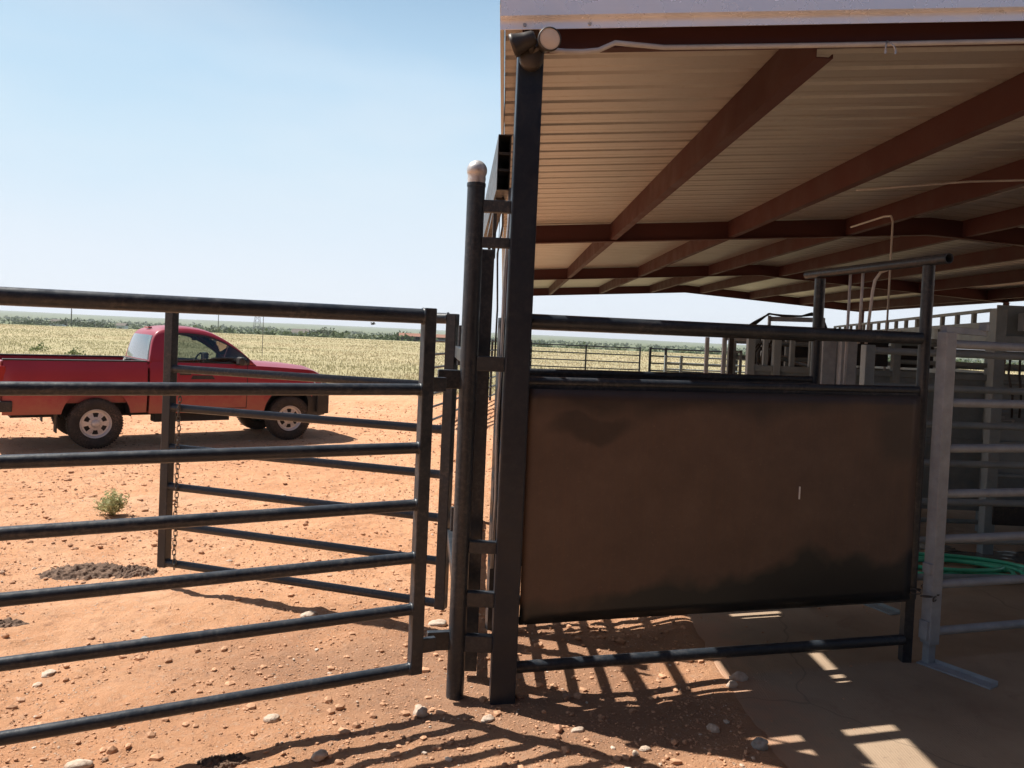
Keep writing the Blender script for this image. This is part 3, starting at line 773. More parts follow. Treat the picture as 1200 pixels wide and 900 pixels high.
# ------------------------------------------------------------------ unseen barn added behind the viewer to deepen shade under the shed roof
t = thing('added_shade_barn', 'added unseen dark barn with a deep open eave, blocking light from behind the viewer', 'barn', (-.9, -14, 0))
m = MB(); m.box(0,15,0,10.5,3.75,3.80); m.box(0,15,10.5,16.2,3.62,3.66); m.build('roof', 'brown', t)
m = MB(); m.box(0,15,10.4,10.5,0,3.75); m.box(0,.1,0,10.4,0,3.75); m.box(14.9,15,0,10.4,0,3.75); m.box(.1,14.9,0,.1,0,3.75); m.build('wall', 'wood', t)
for x in (5, 10, 14.9):
    m = MB(); m.beam((x,14.0,-.2),(x,14.0,3.62),.12,.12); m.build('eave_post', 'brown', t)
# ------------------------------------------------------------------ flood lamps + conduit
t = thing('twin_flood_lamp', 'twin head flood lamp, dark bronze, fixed to the top of the square post', 'flood lamp', (.03, 3.90, 3.20))
m = MB(); m.lathe([(0,-.02),(.052,-.02),(.058,-.012),(.058,.03),(.05,.04),(0,.04)], (0,0,0), (0,-1,0)); m.build('junction_box', 'bronze', t)
def head(c, d, label):
    d = Vector(d).normalized(); c = Vector(c)
    m = MB(); m.lathe([(0,-.10),(.026,-.098),(.036,-.085),(.040,-.05),(.052,.0),(.056,.004),(.056,.020),(.050,.022)], c, d); h = m.build('lamp_head', 'bronze', t)
    m = MB(); m.lathe([(.050,.018),(.035,.021),(.015,.0225),(0,.023)], c, d); m.build('lens', 'lens', h)
    m = MB(); m.path([(0,-.03,.02), tuple(Vector((0,-.03,.02)).lerp(c-d*.08,.6)), tuple(c-d*.08)], .016, 10); m.build('swivel_arm', 'bronze', t)
head((.078,-.11,.055), (.22,-.95,-.06), '')
head((-.075,-.06,.045), (-.92,.16,-.34), '')
def conduit(name, pts, r, label, grp=None, mat='pvc', clips=()):
    m = MB(); m.path(pts, r, 10); o = m.build(name, mat); tag(o, label, 'conduit', grp); return o
CG = 'electrical conduits under the shed roof'
def trim_z(X): return 3.30+SL*(X+.11)
pts = [(.12,3.935,3.26),(.20,3.94,3.258),(.28,3.945,3.262),(.36,3.95,3.275),(.44,3.955,trim_z(.44)-.02)]+[(x,4.035+.012*x,trim_z(x)-.018+.002*math.sin(x*3)) for x in (.7,1.2,1.7,2.2,2.7,3.2,4,5,6)]
conduit('conduit', pts, .0125, 'pale conduit running from the flood lamp along the near roof beam', CG)
m = MB(); m.path([(1.80,4.0,3.40),(1.79,3.99,3.375),(1.785,3.98,3.35)], .004, 6); m.path([(1.80,4.0,3.40),(1.83,3.99,3.375),(1.835,3.98,3.35)], .004, 6)
for x in (1.785,1.835): m.tube((x,3.98,3.35),(x,3.98,3.33),.006,8)
tag(m.build('cable_hook', 'galv'), 'tiny wire hook hanging from the near roof beam', 'hook')

# ------------------------------------------------------------------ grey portable panels at the right
def grey_panel(x, y, ang, L, z0, z1, rails, r, label, foot=True, sag=0, leg=.05, mat='grey'):
    t = thing('corral_panel', label, 'corral panel', (x,y,0), ang, 'grey portable corral panels')
    for k, xx in enumerate((0, L)):
        m = MB(); m.beam((xx,0,z0), (xx,0,z1), .075, .075); st = m.build('stile', mat, t, bevel=.006)
        m = MB(); m.beam((xx-.0,0,.015),(xx,0,z0+.02),leg,leg); m.build('leg', mat, t, bevel=.004)
        if foot:
            m = MB(); m.beam((xx-.03,.03,.024),(xx+.10,-.36,.024),.09,.010); m.beam((xx-.03+.04,.03+.012,.036),(xx+.10+.04,-.36+.012,.036),.008,.03); m.build('foot_plate', mat, t, bevel=.002)
    for z in rails:
        m = MB(); m.tube((.035,0,z),(L-.035,0,z+sag),r,16); weld(m, ((.038,0,z),(1,0,0)), r); m.build('rail', mat, t)
    for a_, b_ in (((-.045,0,z0+.03),(-.045,0,z0+.14)), ((-.045,0,z0+.42),(-.045,0,z0+.48))): m = MB(); m.beam(a_, b_,.02,.06); m.build('connector_lug', mat, t, bevel=.002)
    return t
P1 = grey_panel(2.545, 4.66, R(17), 3.6, .14, 1.985, [.21,.49,.76,1.03,1.30,1.57,1.915], .0255, 'grey seven rail corral panel on a foot plate, nearest at the right')
m = MB(); m.beam((.0,.03,2.0),(.55,.25,2.0),.035,.04); m.beam((.50,.22,2.035),(.55,.24,2.035),.045,.05); m.build('latch_bar', 'grey', P1, bevel=.003)
P2 = grey_panel(2.62, 5.85, R(6), 3.3, .12, 1.90, [.18,.46,.75,1.04,1.33,1.60,1.86], .026, 'grey corral panel standing just behind the near grey panel', mat='grey2')

# ------------------------------------------------------------------ cattle handling alley (grey) behind
def hardware(t, x, y, z):
    m = MB(); m.box(x-.05, x+.05, y-.012, y, z-.04, z+.04); m.tube((x-.09,y-.03,z),(x+.14,y-.03,z),.010,8); m.tube((x+.12,y-.03,z),(x+.12,y-.07,z-.05),.009,8)
    m.build('slide_latch', 'galv', t)
t = thing('cattle_alley', 'long grey sheeted cattle alley with open top bays behind the brown panel', 'cattle alley', (2.43, 8.2, 0), R(1.5))
def vpost(x, z0, z1, w, d=.08, y=0, mat='grey2'):
    m = MB(); m.beam((x,y,z0),(x,y,z1),d,w); return m
xs_p = [.03,.30,1.55,2.55,3.55,4.75,6.0]
for x in xs_p:
    m = MB(); m.beam((x,0,0),(x,0,1.98),.075,.075); m.build('post', 'grey2', t, bevel=.004)
for x in (.14,.42,.62):
    m = MB(); m.beam((x+.05,.02,1.62),(x+.05,.02,1.96),.045,.045); m.build('stub_post', 'grey2', t)
m = MB(); m.beam((.88,-.30,0),(.88,-.30,1.98),.16,.20); m.beam((.72,-.30,0),(.72,-.30,1.98),.14,.03); m.build('wide_column', 'grey', t, bevel=.006)
for a, b_ in zip(xs_p[:-1], xs_p[1:]):
    m = MB(); m.box(a+.04, b_-.04, .01, .014, .30, 1.60); m.build('side_sheet', 'grey2', t)
    for z in (.24, .92, 1.60): m = MB(); m.box(a+.04, b_-.04, -.02, .03, z, z+.06); m.build('sheet_rail', 'grey2', t, bevel=.004)
    for z in (.12,1.76,1.95):
        if z > 1.7 and a < 1.0: continue
        m = MB(); m.tube((a+.03,0,z),(b_-.03,0,z),.024,10); m.build('alley_rail', 'grey2', t)
for x0, x1 in ((1.05,1.50),(1.63,1.98),(4.8,5.4)):
    m = MB(); m.box(x0, x1, .06, .066, 1.70, 1.98); m.build('dark_flap', 'darkint', t)
m = MB(); m.beam((.03,0,1.99),(6.0,0,1.99),.07,.04); m.build('top_beam', 'grey2', t, bevel=.003)
for x, z in ((.52,1.3),(1.65,1.45),(2.66,1.2),(3.66,1.5)): hardware(t, x, -.03, z)
for x in (.9+.3, 2.1, 3.1):
    m = MB(); m.beam((x,-.005,.73),(x,-.005,1.59),.03,.02); m.build('stiffener', 'grey2', t)
# second side of the alley
for x in xs_p:
    m = MB(); m.beam((x+.1,.95,0),(x+.1,.95,1.95),.07,.07); m.build('post', 'grey2', t, bevel=.004)
for z in (.3,.6,.9,1.2,1.5,1.72,1.9):
    m = MB(); m.tube((.1,.95,z),(6.1,.95,z),.026,10); m.build('alley_rail', 'grey2', t)
for a in (1.3, 2.65, 3.65, 4.9):
    m = MB(); m.box(a, a+1.0, .93, .936, .4, 1.66); m.build('side_sheet', 'grey2', t)

# squeeze chute clutter left of it with hoses and frame
t = thing('squeeze_chute', 'grey hydraulic squeeze chute frame with dark looping hoses', 'squeeze chute', (2.42, 9.0, 0), R(0))
def bm_(nm, segs, w, mat):
    m = MB()
    for p, q in segs: m.beam(p, q, w, w)
    m.build(nm, mat, t, bevel=.003)
bm_('side_frame', [((-.02,0,0),(-.02,0,1.94)),((.26,0,0),(.26,0,1.94)),((-.02,0,1.93),(.26,0,1.93)),((-.02,.8,0),(-.02,.8,1.94)),((-.02,0,1.2),(-.02,.8,1.2))], .045, 'grey')
bm_('inner_gate', [((.06,.1,.2),(.06,.1,1.8)),((.20,.1,.2),(.20,.1,1.8)),((.06,.1,1.78),(.20,.1,1.78)),((.06,.1,1.5),(.20,.1,1.5)),((.06,.1,1.3),(.20,.1,1.3))], .03, 'grey2')
m = MB(); m.box(.30,.46,-.05,.02,1.36,1.66); m.build('valve_box', 'grey', t, bevel=.01)
m = MB(); m.beam((.12,-.1,1.30),(.62,-.1,1.24),.25,.10); m.build('step_tray', 'grey2', t, bevel=.005)
m = MB(); random.seed(4)
for k in range(7):
    x0 = .30+.035*k
    m.path([(x0,-.02,1.60),(x0-.03,-.06-.02*k,1.78),(x0+.05,-.05,1.88+.01*k),(x0+.12,.0,1.80),(x0+.10,.05,1.6)], .011, 7)
m.build('hydraulic_hose', 'plastic', t)
m = MB(); m.beam((.55,.3,1.5),(.55,.3,2.0),.10,.10); m.beam((.55,.3,.0),(.55,.3,1.5),.16,.16); m.build('mast', 'grey2', t, bevel=.005)

# hose carrier frame on top
t = thing('hose_rack', 'small overhead rack with black hydraulic hoses draped over it', 'hose rack', (2.75, 8.55, 0))
m = MB(); m.beam((0,0,1.9),(0,0,2.19),.03,.03); m.beam((.58,0,1.9),(.58,0,2.19),.03,.03); m.beam((0,0,2.155),(.58,0,2.165),.03,.05); m.build('rack_bar', 'galv', t, bevel=.003)
m = MB()
for k in range(3):
    m.path([(-.35+.04*k,.02*k,1.98),(-.15,.02*k,2.12-.02*k),(0,.02*k,2.21),(.15,.02*k,2.19+.005*k),(.35,.02*k,2.20),(.45,.02*k,2.235-.01*k),(.56,.02*k,2.22),(.62,.02*k,2.08),(.60,.02*k,1.95)], .011, 7)
m.path([(-.30,0,2.0),(-.1,-.05,2.05),(.2,-.04,2.01),(.45,-.05,2.04),(.6,0,2.0)], .03, 8); m.build('hose_loop', 'plastic', t)
m = MB(); m.beam((-.4,0,1.985),(.7,0,1.985),.12,.05); m.beam((-.4,0,1.0),(-.4,0,1.98),.05,.05); m.beam((.7,0,0),(.7,0,1.98),.05,.05); m.beam((-.4,0,0),(-.4,0,1.0),.05,.05); m.build('support_beam', 'plastic', t)

# machinery glimpsed between alley posts
t = thing('head_gate_machine', 'dark barred head gate machine glimpsed through the alley bays', 'head gate', (3.55, 9.9, 0))
m = MB()
for k in range(5): m.tube((-.55,0,1.20+.17*k),(.5,0,1.22+.17*k),.022,10)
m.build('bar', 'tubepaint', t)
m = MB()
for x in (-.56,-.1,.3,.55): m.beam((x,.03,0),(x,.03,1.98),.08,.06)
m.build('upright', 'grey2', t)
m = MB(); m.box(-.45,.45,.3,.34,.3,1.95); m.build('back_sheet', 'darkint', t)
m = MB(); m.tube((-.3,-.1,1.75),(.25,-.1,1.60),.035,12); m.tube((.25,-.1,1.6),(.4,-.1,1.56),.015,10); m.build('cylinder_ram', 'chrome', t)

# long wall with slotted top, running away at the right
t = thing('slotted_alley_wall', 'long grey wall with a row of open slots along its top, running away under the shed', 'alley wall', (6.02, 10.0, 0))
def along(s): return Vector((0,0,0)).lerp(Vector((2.15,10.2,0)), s)
d = Vector((2.15,10.2,0)).normalized()
def abeam(s0, s1, z0, z1, th, mat, nm):
    p, q = along(s0), along(s1); n_ = Vector((-d.y, d.x, 0))*th/2
    m = MB(); m.hexa([p-n_+Vector((0,0,z0)), p+n_+Vector((0,0,z0)), q+n_+Vector((0,0,z0)), q-n_+Vector((0,0,z0)), p-n_+Vector((0,0,z1)), p+n_+Vector((0,0,z1)), q+n_+Vector((0,0,z1)), q-n_+Vector((0,0,z1))]); return m.build(nm, mat, t)
abeam(0,1.0,2.42,2.46,.06,'grey2','top_rail'); abeam(0,1,2.24,2.29,.062,'grey2','slot_rail'); abeam(0,1,1.98,2.24,.02,'grey2','upper_sheet'); abeam(0,1,.2,1.62,.02,'grey2','lower_sheet')
abeam(0,1,1.95,1.99,.06,'grey2','rail'); abeam(0,1,1.61,1.66,.06,'grey2','rail'); 
k = 0; s_ = 0
while s_ <= 1.0001:
    p = along(s_); m = MB(); m.beam((p.x,p.y,2.29),(p.x,p.y,2.42),.05,.05); m.build('slot_post', 'grey2', t); s_ += 1/16
for k in range(6):
    p = along(k/5); m = MB(); m.beam((p.x,p.y,0),(p.x,p.y,2.24),.09,.09); m.build('wall_post', 'grey2', t)

# tub / tall gate at far right
t = thing('crowding_tub_tower', 'tall grey framed tower with a pale control box at the right edge', 'chute tower', (4.48, 7.35, 0))
m = MB(); m.beam((0,0,0),(0,0,2.30),.10,.10); m.beam((.62,.1,0),(.62,.1,2.36),.12,.12); m.beam((1.5,.2,0),(1.5,.2,2.45),.12,.12); m.build('post', 'grey2', t, bevel=.005)
m = MB(); m.box(.05,1.5,.1,.12,2.05,2.34); m.build('upper_sheet', 'grey2', t)
m = MB(); m.box(.22,.44,-.02,.07,2.10,2.27); m.build('control_box', 'grey', t, bevel=.01)
m = MB()
for z in (2.02, 1.86): m.beam((0,0,z),(1.5,.1,z),.05,.06)
for z in (.45,.75,1.05,1.35,1.62): m.tube((0,0,z),(1.5,.1,z),.022,10)
m.build('cross_rail', 'grey2', t)
m = MB(); m.box(.06,.36,.04,.06,.75,1.25); m.box(.75,1.4,.08,.10,.3,1.5); m.build('side_sheet', 'grey2', t)
m = MB(); m.box(.02,.32,-.06,.04,.30,.52); m.build('tool_box', 'plastic', t, bevel=.01)
m = MB()
for k in range(4): m.path([(.1+.09*k,-.05,1.85),(.06+.1*k,-.1,1.7),(.12+.08*k,-.08,1.5),(.15+.07*k,-.04,1.3)], .01, 6)
m.build('hydraulic_hose', 'plastic', t)

# light coloured conduits dropping from the roof
conduit('conduit', [(2.275,5.42,1.35),(2.27,5.40,1.9),(2.262,5.38,2.385)], .0095, 'straight pale conduit rising to the open ended crossbar, left of three', CG)
conduit('conduit', [(2.29,5.26,1.90),(2.285,5.24,2.385)], .0095, 'straight pale conduit in the middle of the three under the crossbar', CG)
conduit('conduit', [(2.29,5.15,1.9),(2.305,5.13,2.24),(2.312,5.12,2.31),(2.335,5.10,2.36),(2.36,5.06,2.375)], .0095, 'pale conduit bent over at its top, right of three under the crossbar', CG)
conduit('conduit', [(4.26,10.2,3.43),(4.26,9.3,3.43),(4.26,9.12,3.41),(4.26,9.07,3.34),(4.26,9.07,2.9),(4.26,9.07,1.6)], .011, 'pale conduit bending down from the roof above the crossbar', CG)
conduit('conduit', [(3.0,7.1,3.28),(4.0,7.1,3.40),(4.60,7.1,3.44),(4.72,7.1,3.40),(4.76,7.1,3.28),(4.74,7.1,2.6),(4.70,7.1,2.0),(4.60,7.1,1.75)], .009, 'thin pale conduit bending down from the roof near the right edge', CG)

# green garden hose on the slab
random.seed(12); pts = []
for k in range(150):
    a = k*.19; r = 1+.10*math.sin(k*.33); f = k/150
    pts.append((3.80+.62*r*math.cos(a)*(1-.25*f)+.1*math.sin(k*.11), 6.70+.30*r*math.sin(a)*(1-.15*f)+.08*math.cos(k*.07), SLAB_Z+.014+.020*((k//33)%3)))
pts = [(2.35,6.15,.034),(2.55,6.35,.034),(2.7,6.55,.034),(2.95,6.62,.034),(3.3,6.45,.034)]+pts+[(4.6,6.5,.034),(5.2,6.4,.034)]
def smooth_pts(p, n=4):
    p = [Vector(q) for q in p]; out = []
    for i in range(len(p)-1):
        a, b, c, d_ = p[max(i-1,0)], p[i], p[i+1], p[min(i+2,len(p)-1)]
        for k in range(n):
            t_ = k/n; out.append(.5*((2*b)+(c-a)*t_+(2*a-5*b+4*c-d_)*t_*t_+(3*b-a-3*c+d_)*t_**3))
    return out+[p[-1]]
m = MB(); m.path(smooth_pts(pts, 3), .017, 8); tag(m.build('garden_hose', 'hose'), 'bright green garden hose coiled on the concrete behind the grey panel', 'hose')

# chain tying the grey panel to the brown panel's post, and a wet patch on the slab
m = MB(); P0, P1 = Vector((2.47,4.66,.44)), Vector((2.53,4.60,.46))
for k in range(9):
    a = k/8*2*math.pi; c_ = Vector((2.475+.085*math.cos(a), 4.655+.065*math.sin(a), .44+.02*math.sin(a*2))); d1 = Vector((-math.sin(a), math.cos(a), 0)); up_ = Vector((0,0,1)) if k % 2 else Vector((math.cos(a), math.sin(a), 0))
    m.path([c_+d1*.034*math.cos(q*math.pi/5)+up_*.013*math.sin(q*math.pi/5) for q in range(10)], .0042, 6, True)
tag(m.build('tie_chain', 'tubepaint'), 'short rusty chain looped between the grey panel stile and the black end post', 'chain')
wm, nt, b = new_mat('wet_concrete'); tc = N(nt, 'ShaderNodeTexCoord').outputs['Object']
b.inputs['Base Color'].default_value = (.10,.085,.07,1); b.inputs['Roughness'].default_value = .06
bump(nt, b, noise(nt, tc, 9, 4), .25, .01)
rs = np.random.RandomState(4); pi_ = 0
for cx_, cy_, rx_, ry_, lab in ((3.75,7.55,.55,.20,'shallow puddle on the slab just behind the coiled green hose'), (4.75,7.25,.55,.22,'shallow puddle on the slab right of the coiled hose under the alley rails'), (5.5,7.9,.7,.3,'far shallow puddle at the foot of the grey chute tower')):
    m = MB(); ring = []
    for k in range(40):
        a = 2*math.pi*k/40; q = 1+.22*math.sin(3*a+cx_)+.14*math.sin(7*a+cy_)+.08*math.sin(13*a); ring.append((cx_+rx_*q*math.cos(a), cy_+ry_*q*math.sin(a), SLAB_Z+.004))
    m.poly(ring); o = m.build('puddle', wm); tag(o, lab, 'puddle', 'puddles under the shed')
# ------------------------------------------------------------------ far fences
def pipe_fence(name, label, P, nrails, ztop, zbot, post_every, mesh=True):
    t = thing(name, label, 'fence', (P[0][0], P[0][1], 0)); o0 = Vector((P[0][0], P[0][1], 0))
    for (a, b_) in zip(P[:-1], P[1:]):
        a = Vector((*a,0))-o0; b_ = Vector((*b_,0))-o0; n = max(1, round((b_-a).length/post_every))
        for k in range(n+1):
            p = a.lerp(b_, k/n); m = MB(); m.tube((p.x,p.y,-.3),(p.x,p.y,ztop+.05),.036,10); m.build('post', 'black', t)
        for k in range(nrails):
            z = zbot+(ztop-zbot)*k/(nrails-1); m = MB(); m.tube((a.x,a.y,z),(b_.x,b_.y,z),.024,8); m.build('rail', 'black', t)
        if mesh:
            m = MB(); Ln = (b_-a).length; q = int(Ln/.15)
            for k in range(q+1):
                p = a.lerp(b_, k/q); m.tube((p.x,p.y,zbot),(p.x,p.y,ztop-.05),.003,4,caps=False)
            for k in range(12):
                z = zbot+(ztop-zbot-.05)*k/11; m.tube((a.x,a.y,z),(b_.x,b_.y,z),.003,4,caps=False)
            m.build('wire_mesh', 'galv', t)
    return t
pipe_fence('pipe_fence', 'dark pipe and wire fence beyond the shed, seen over the brown panel', [(.75,31.5),(5.15,32.0)], 6, 1.58, .12, 1.9)
pipe_fence('pipe_fence', 'dark pipe fence running away behind the small open gate', [(-1.55,15.2),(.75,31.5)], 7, 1.68, .14, 2.4, False)
def far_panel(x, y, L, ang, label, col_='black', zt=1.6):
    t = thing('corral_panel', label, 'corral panel', (x,y,0), ang, 'far corral panels beyond the shed')
    for xx in (0, L*.18, L): 
        m = MB(); m.beam((xx,0,.0),(xx,0,zt+.05),.09,.09); m.build('stile', col_, t)
    for k in range(6):
        z = .2+(zt-.2)*k/5; m = MB(); m.tube((0,0,z),(L,0,z),.03,8); m.build('rail', col_, t)
far_panel(5.30, 30.5, 3.3, R(-2), 'far dark corral panel hung from the double post of the wire fence')
far_panel(5.6, 28.9, 3.2, R(4), 'far grey corral panel overlapping the dark one behind the shed', 'grey2', 1.35)
far_panel(8.0, 27.0, 3.5, R(0), 'far dark corral panel at the right, seen through the chute frame', 'black', 1.45)

# ------------------------------------------------------------------ far things
def zt(x, y): return float(terrain_z(np.array([x]), np.array([y]))[0])
def house(x, y, w, d_, h, roofh, label, wall='white', roof='wood', name='farm_house'):
    t = thing(name, label, 'building', (x,y,zt(x,y)-.1), R(8))
    w *= .75; h *= .85; m = MB(); m.box(0,w,0,d_,0,h); m.build('wall', wall, t)
    m = MB(); m.poly([(-.3,-.3,h),(w+.3,-.3,h),(w+.3,d_/2,h+roofh),(-.3,d_/2,h+roofh)]); m.poly([(-.3,d_+.3,h),(w+.3,d_+.3,h),(w+.3,d_/2,h+roofh),(-.3,d_/2,h+roofh)])
    m.poly([(0,0,h),(0,d_,h),(0,d_/2,h+roofh)]); m.poly([(w,0,h),(w,d_,h),(w,d_/2,h+roofh)]); m.build('roof', roof, t)
    for k in range(max(1,int(w/4))):
        m = MB(); m.box(1+k*3.6,2.1+k*3.6,-.03,-.01,.9,2.0); m.build('window', 'darkint', t)
    return t
house(-85, 305, 8, 6, 3.4, 1.5, 'white farmhouse beside a dark tree on the far pasture edge')
house(-181, 310, 6, 5, 3.4, 1.4, 'tiny white house near the left utility pole on the horizon')
house(-150, 300, 4, 4, 3.2, 1.0, 'tiny pale shed left of the truck cab on the horizon')
house(-33, 232, 20, 7, 2.3, .9, 'long low barn with a rusty red roof behind the near gate', 'wood', 'rustroof', 'low_barn')

def utility_pole(x, y, h, label):
    t = thing('utility_pole', label, 'utility pole', (x,y,zt(x,y)), 0, 'utility poles on the horizon')
    m = MB(); m.tube((0,0,-.5),(0,0,h),.22,8,.14); m.build('pole', 'wood', t)
    m = MB(); m.beam((-1.3,0,h-.8),(1.3,0,h-.8),.15,.15); m.build('crossarm', 'wood', t)
utility_pole(-167, 300, 12, 'tall wooden utility pole at the left horizon')
utility_pole(-130, 350, 11.5, 'faint utility pole just left of the lattice tower')
m = MB(); m.tube((0,0,-.2),(0,0,2.95),.018,6)
o = m.build('marker_stake', 'wood'); o.location = (-14.8, 47, zt(-14.8,47)); tag(o, 'thin upright stake in the pasture beyond the truck hood', 'stake')

def tower(x, y, h):
    t = thing('transmission_tower', 'distant steel lattice transmission tower over the trees', 'transmission tower', (x,y,zt(x,y)))
    m = MB(); W = h*.13
    def c(f, i): w = W*(1-f*.82); return Vector(((-w,w,w,-w)[i], (-w,-w,w,w)[i], h*f))
    lv = [0,.2,.38,.53,.66,.78,.88,1]
    for i in range(4):
        for a, b_ in zip(lv[:-1], lv[1:]):
            m.tube(c(a,i), c(b_,i), h*.006, 4); m.tube(c(a,i), c(b_,(i+1)%4), h*.0035, 4); m.tube(c(b_,i), c(b_,(i+1)%4), h*.0035, 4)
    m.build('lattice', 'tubepaint', t)
    m = MB()
    for f, w in ((.78,.16),(.9,.12)): m.beam((-h*w,0,h*f),(h*w,0,h*f),h*.012,h*.012)
    m.build('crossarm', 'tubepaint', t)
tower(-245, 760, 26)
# small bird over the horizon
t = MB(); t.lathe([(0,-.10),(.025,-.07),(.035,0),(.022,.07),(0,.11)], (0,0,0), (1,0,.1), 8)
t.poly([(.04,0,.01),(-.04,0,.01),(-.06,.20,.07),(0,.21,.07)]); t.poly([(.04,0,.01),(-.04,0,.01),(-.06,-.20,.07),(0,-.21,.07)]); t.poly([(-.09,.0,0),(-.17,.04,0),(-.17,-.04,0)])
o = t.build('bird', 'darkint'); o.location = (-5.3, 30, 2.07); o.rotation_euler = (0,0,.5); tag(o, 'tiny dark bird flying low over the far trees', 'bird')

# ------------------------------------------------------------------ pickup truck
def truck():
    ang = R(37.5); T = thing('pickup_truck', 'faded red regular cab pickup truck parked on the dirt', 'truck', (0,0,0), ang)
    P = Vector((-5.832, 11.19, 0)); Rm = Matrix.Rotation(ang, 3, 'Z'); o = P-Rm@Vector((0,-.83,0)); T.location = (o.x, o.y, .0)
    RA, FA, AR = 0.0, 2.85, .445
    def arch(x, base):
        z = base
        for cx in (RA, FA):
            if abs(x-cx) < AR: z = max(z, .40+math.sqrt(AR**2-(x-cx)**2)*1.0)
        return z
    def W(x, z):
        w = .845
        w -= .05*max(0, (z-.92)/.28)**2; w -= .035*max(0, (.72-z)/.3)
        w += .022*math.exp(-((z-.86)/.05)**2)*0
        for cx in (RA, FA):      # flared arches
            dd = math.hypot(x-cx, z-.40); w += .018*math.exp(-((dd-AR)/.06)**2)
        if x > 2.95: w -= .20*((x-2.95)/.52)**2.2
        if x < -1.0: w -= .04*((-1.0-x)/.15)**2
        return w
    def stations(x0, x1):
        s = set([round(x0,4), round(x1,4)]); k = x0
        while k < x1: s.add(round(k,4)); k += .05
        for cx in (RA, FA):
            for j in range(25):
                x = cx-AR*math.cos(math.pi*j/24)
                if x0 < x < x1: s.add(round(x,4))
        return sorted(s)
    def side(m, x0, x1, zh, base, rows=9):
        xs = stations(x0, x1)
        for sgn in (-1, 1):
            i = len(m.v); fr = [0,.05,.18,.32,.46,.6,.74,.88,.96,1]
            for x in xs:
                zl = arch(x, base(x)); zt_ = zh(x)
                for f in fr:
                    z = zl+(zt_-zl)*f; m.v.append((x, sgn*W(x,z), z))
            n = len(fr)
            for a in range(len(xs)-1):
                for b_ in range(n-1): m.f.append((i+a*n+b_, i+(a+1)*n+b_, i+(a+1)*n+b_+1, i+a*n+b_+1)); m.sm.append(True)
        # arch lips turned inwards
        for sgn in (-1,1):
            for a, b_ in zip(xs[:-1], xs[1:]):
                za, zc = arch(a, base(a)), arch(b_, base(b_))
                m.quad((a,sgn*W(a,za),za),(b_,sgn*W(b_,zc),zc),(b_,sgn*(W(b_,zc)-.05),zc),(a,sgn*(W(a,za)-.05),za), True)
    base = lambda x: .44 if x < 2.3 else .42
    # bed
    m = MB(); zbed = lambda x: 1.195
    side(m, -1.13, .655, zbed, lambda x: .46)
    for sgn in (-1, 1):
        m.box(-1.11, .655, min(sgn*.70,sgn*.715), max(sgn*.70,sgn*.715), .62, 1.19)
        m.quad((-1.13,sgn*W(-1.0,1.195),1.195),(.655,sgn*W(.5,1.195),1.195),(.655,sgn*.70,1.195),(-1.13,sgn*.70,1.195))
    m.box(-1.11,.655,-.70,.70,.60,.62); m.box(.62,.655,-.74,.74,.5,1.19)
    m.build('cargo_bed', 'red', T)
    m = MB(); m.box(-1.16,-1.12,-.74,.74,.55,1.185); m.build('tailgate', 'red', T, bevel=.01)
    m = MB()
    for sgn in (-1,1): m.beam((-1.14,sgn*.745,1.205),(.655,sgn*.745,1.205),.10,.022)
    m.beam((.635,-.7,1.205),(.635,.7,1.205),.04,.022); m.build('bed_rail_cap', 'plastic', T, bevel=.006)
    for sgn in (-1,1):
        m = MB(); m.box(-1.175,-1.10,min(sgn*.74,sgn*.815),max(sgn*.74,sgn*.815),.72,1.12); m.build('tail_light', 'taillamp', T, bevel=.01)
    m = MB(); m.box(-1.33,-1.17,-.82,.82,.50,.66); m.beam((-1.24,-.82,.58),(-1.02,-.845,.58),.03,.15); m.beam((-1.24,.82,.58),(-1.02,.845,.58),.03,.15); m.build('rear_bumper', 'plastic', T, bevel=.015)
    # cab lower and front
    def zh(x):
        if x < 2.05: return 1.205-.018*(x-.68)
        if x < 3.1: return 1.165-.055*((x-2.05)/1.05)**1.4
        return 1.11-.13*((x-3.1)/.36)**1.8
    m = MB(); side(m, .69, 3.46, zh, base)
    # hood: crowned
    xs = stations(2.0, 3.46); i = len(m.v); nr = 13
    for x in xs:
        z = zh(x); w = W(x, z)
        for j in range(nr):
            u = -1+2*j/(nr-1); bul = .055*(1-abs(u)**2.6)+(.012*math.exp(-((abs(u)-.55)/.12)**2))
            m.v.append((x+(.07*(1-u*u) if x > 3.3 else 0)*((x-3.3)/.16 if x > 3.3 else 0), u*w, z+bul))
    for a in range(len(xs)-1):
        for j in range(nr-1): m.f.append((i+a*nr+j,i+(a+1)*nr+j,i+(a+1)*nr+j+1,i+a*nr+j+1)); m.sm.append(True)
    # front face
    zf = zh(3.46); wf = W(3.46, .7)
    for j in range(8):
        u0, u1 = -1+j/4, -1+(j+1)/4
        f = lambda u: 3.46+.07*(1-u*u)
        m.quad((f(u0),u0*wf,.42),(f(u1),u1*wf,.42),(f(u1),u1*W(3.46,zf),zf+.05*(1-abs(u1)**2.6)),(f(u0),u0*W(3.46,zf),zf+.05*(1-abs(u0)**2.6)), True)
    m.box(.69,.72,-.80,.80,.44,1.20)
    m.build('cab_body', 'red', T)
    # floor/chassis
    m = MB(); m.box(-1.0,3.2,-.42,.42,.38,.52); m.box(.7,2.3,-.78,.78,.45,.5); m.tube((0,-.7,.36),(0,.7,.36),.06,10); m.tube((FA,-.7,.36),(FA,.7,.36),.04,10); m.tube((-.9,-.35,.42),(1.8,-.3,.40),.035,8)
    m.box(.8,1.9,-.70,-.45,.30,.45)
    m.build('chassis', 'darkint', T)
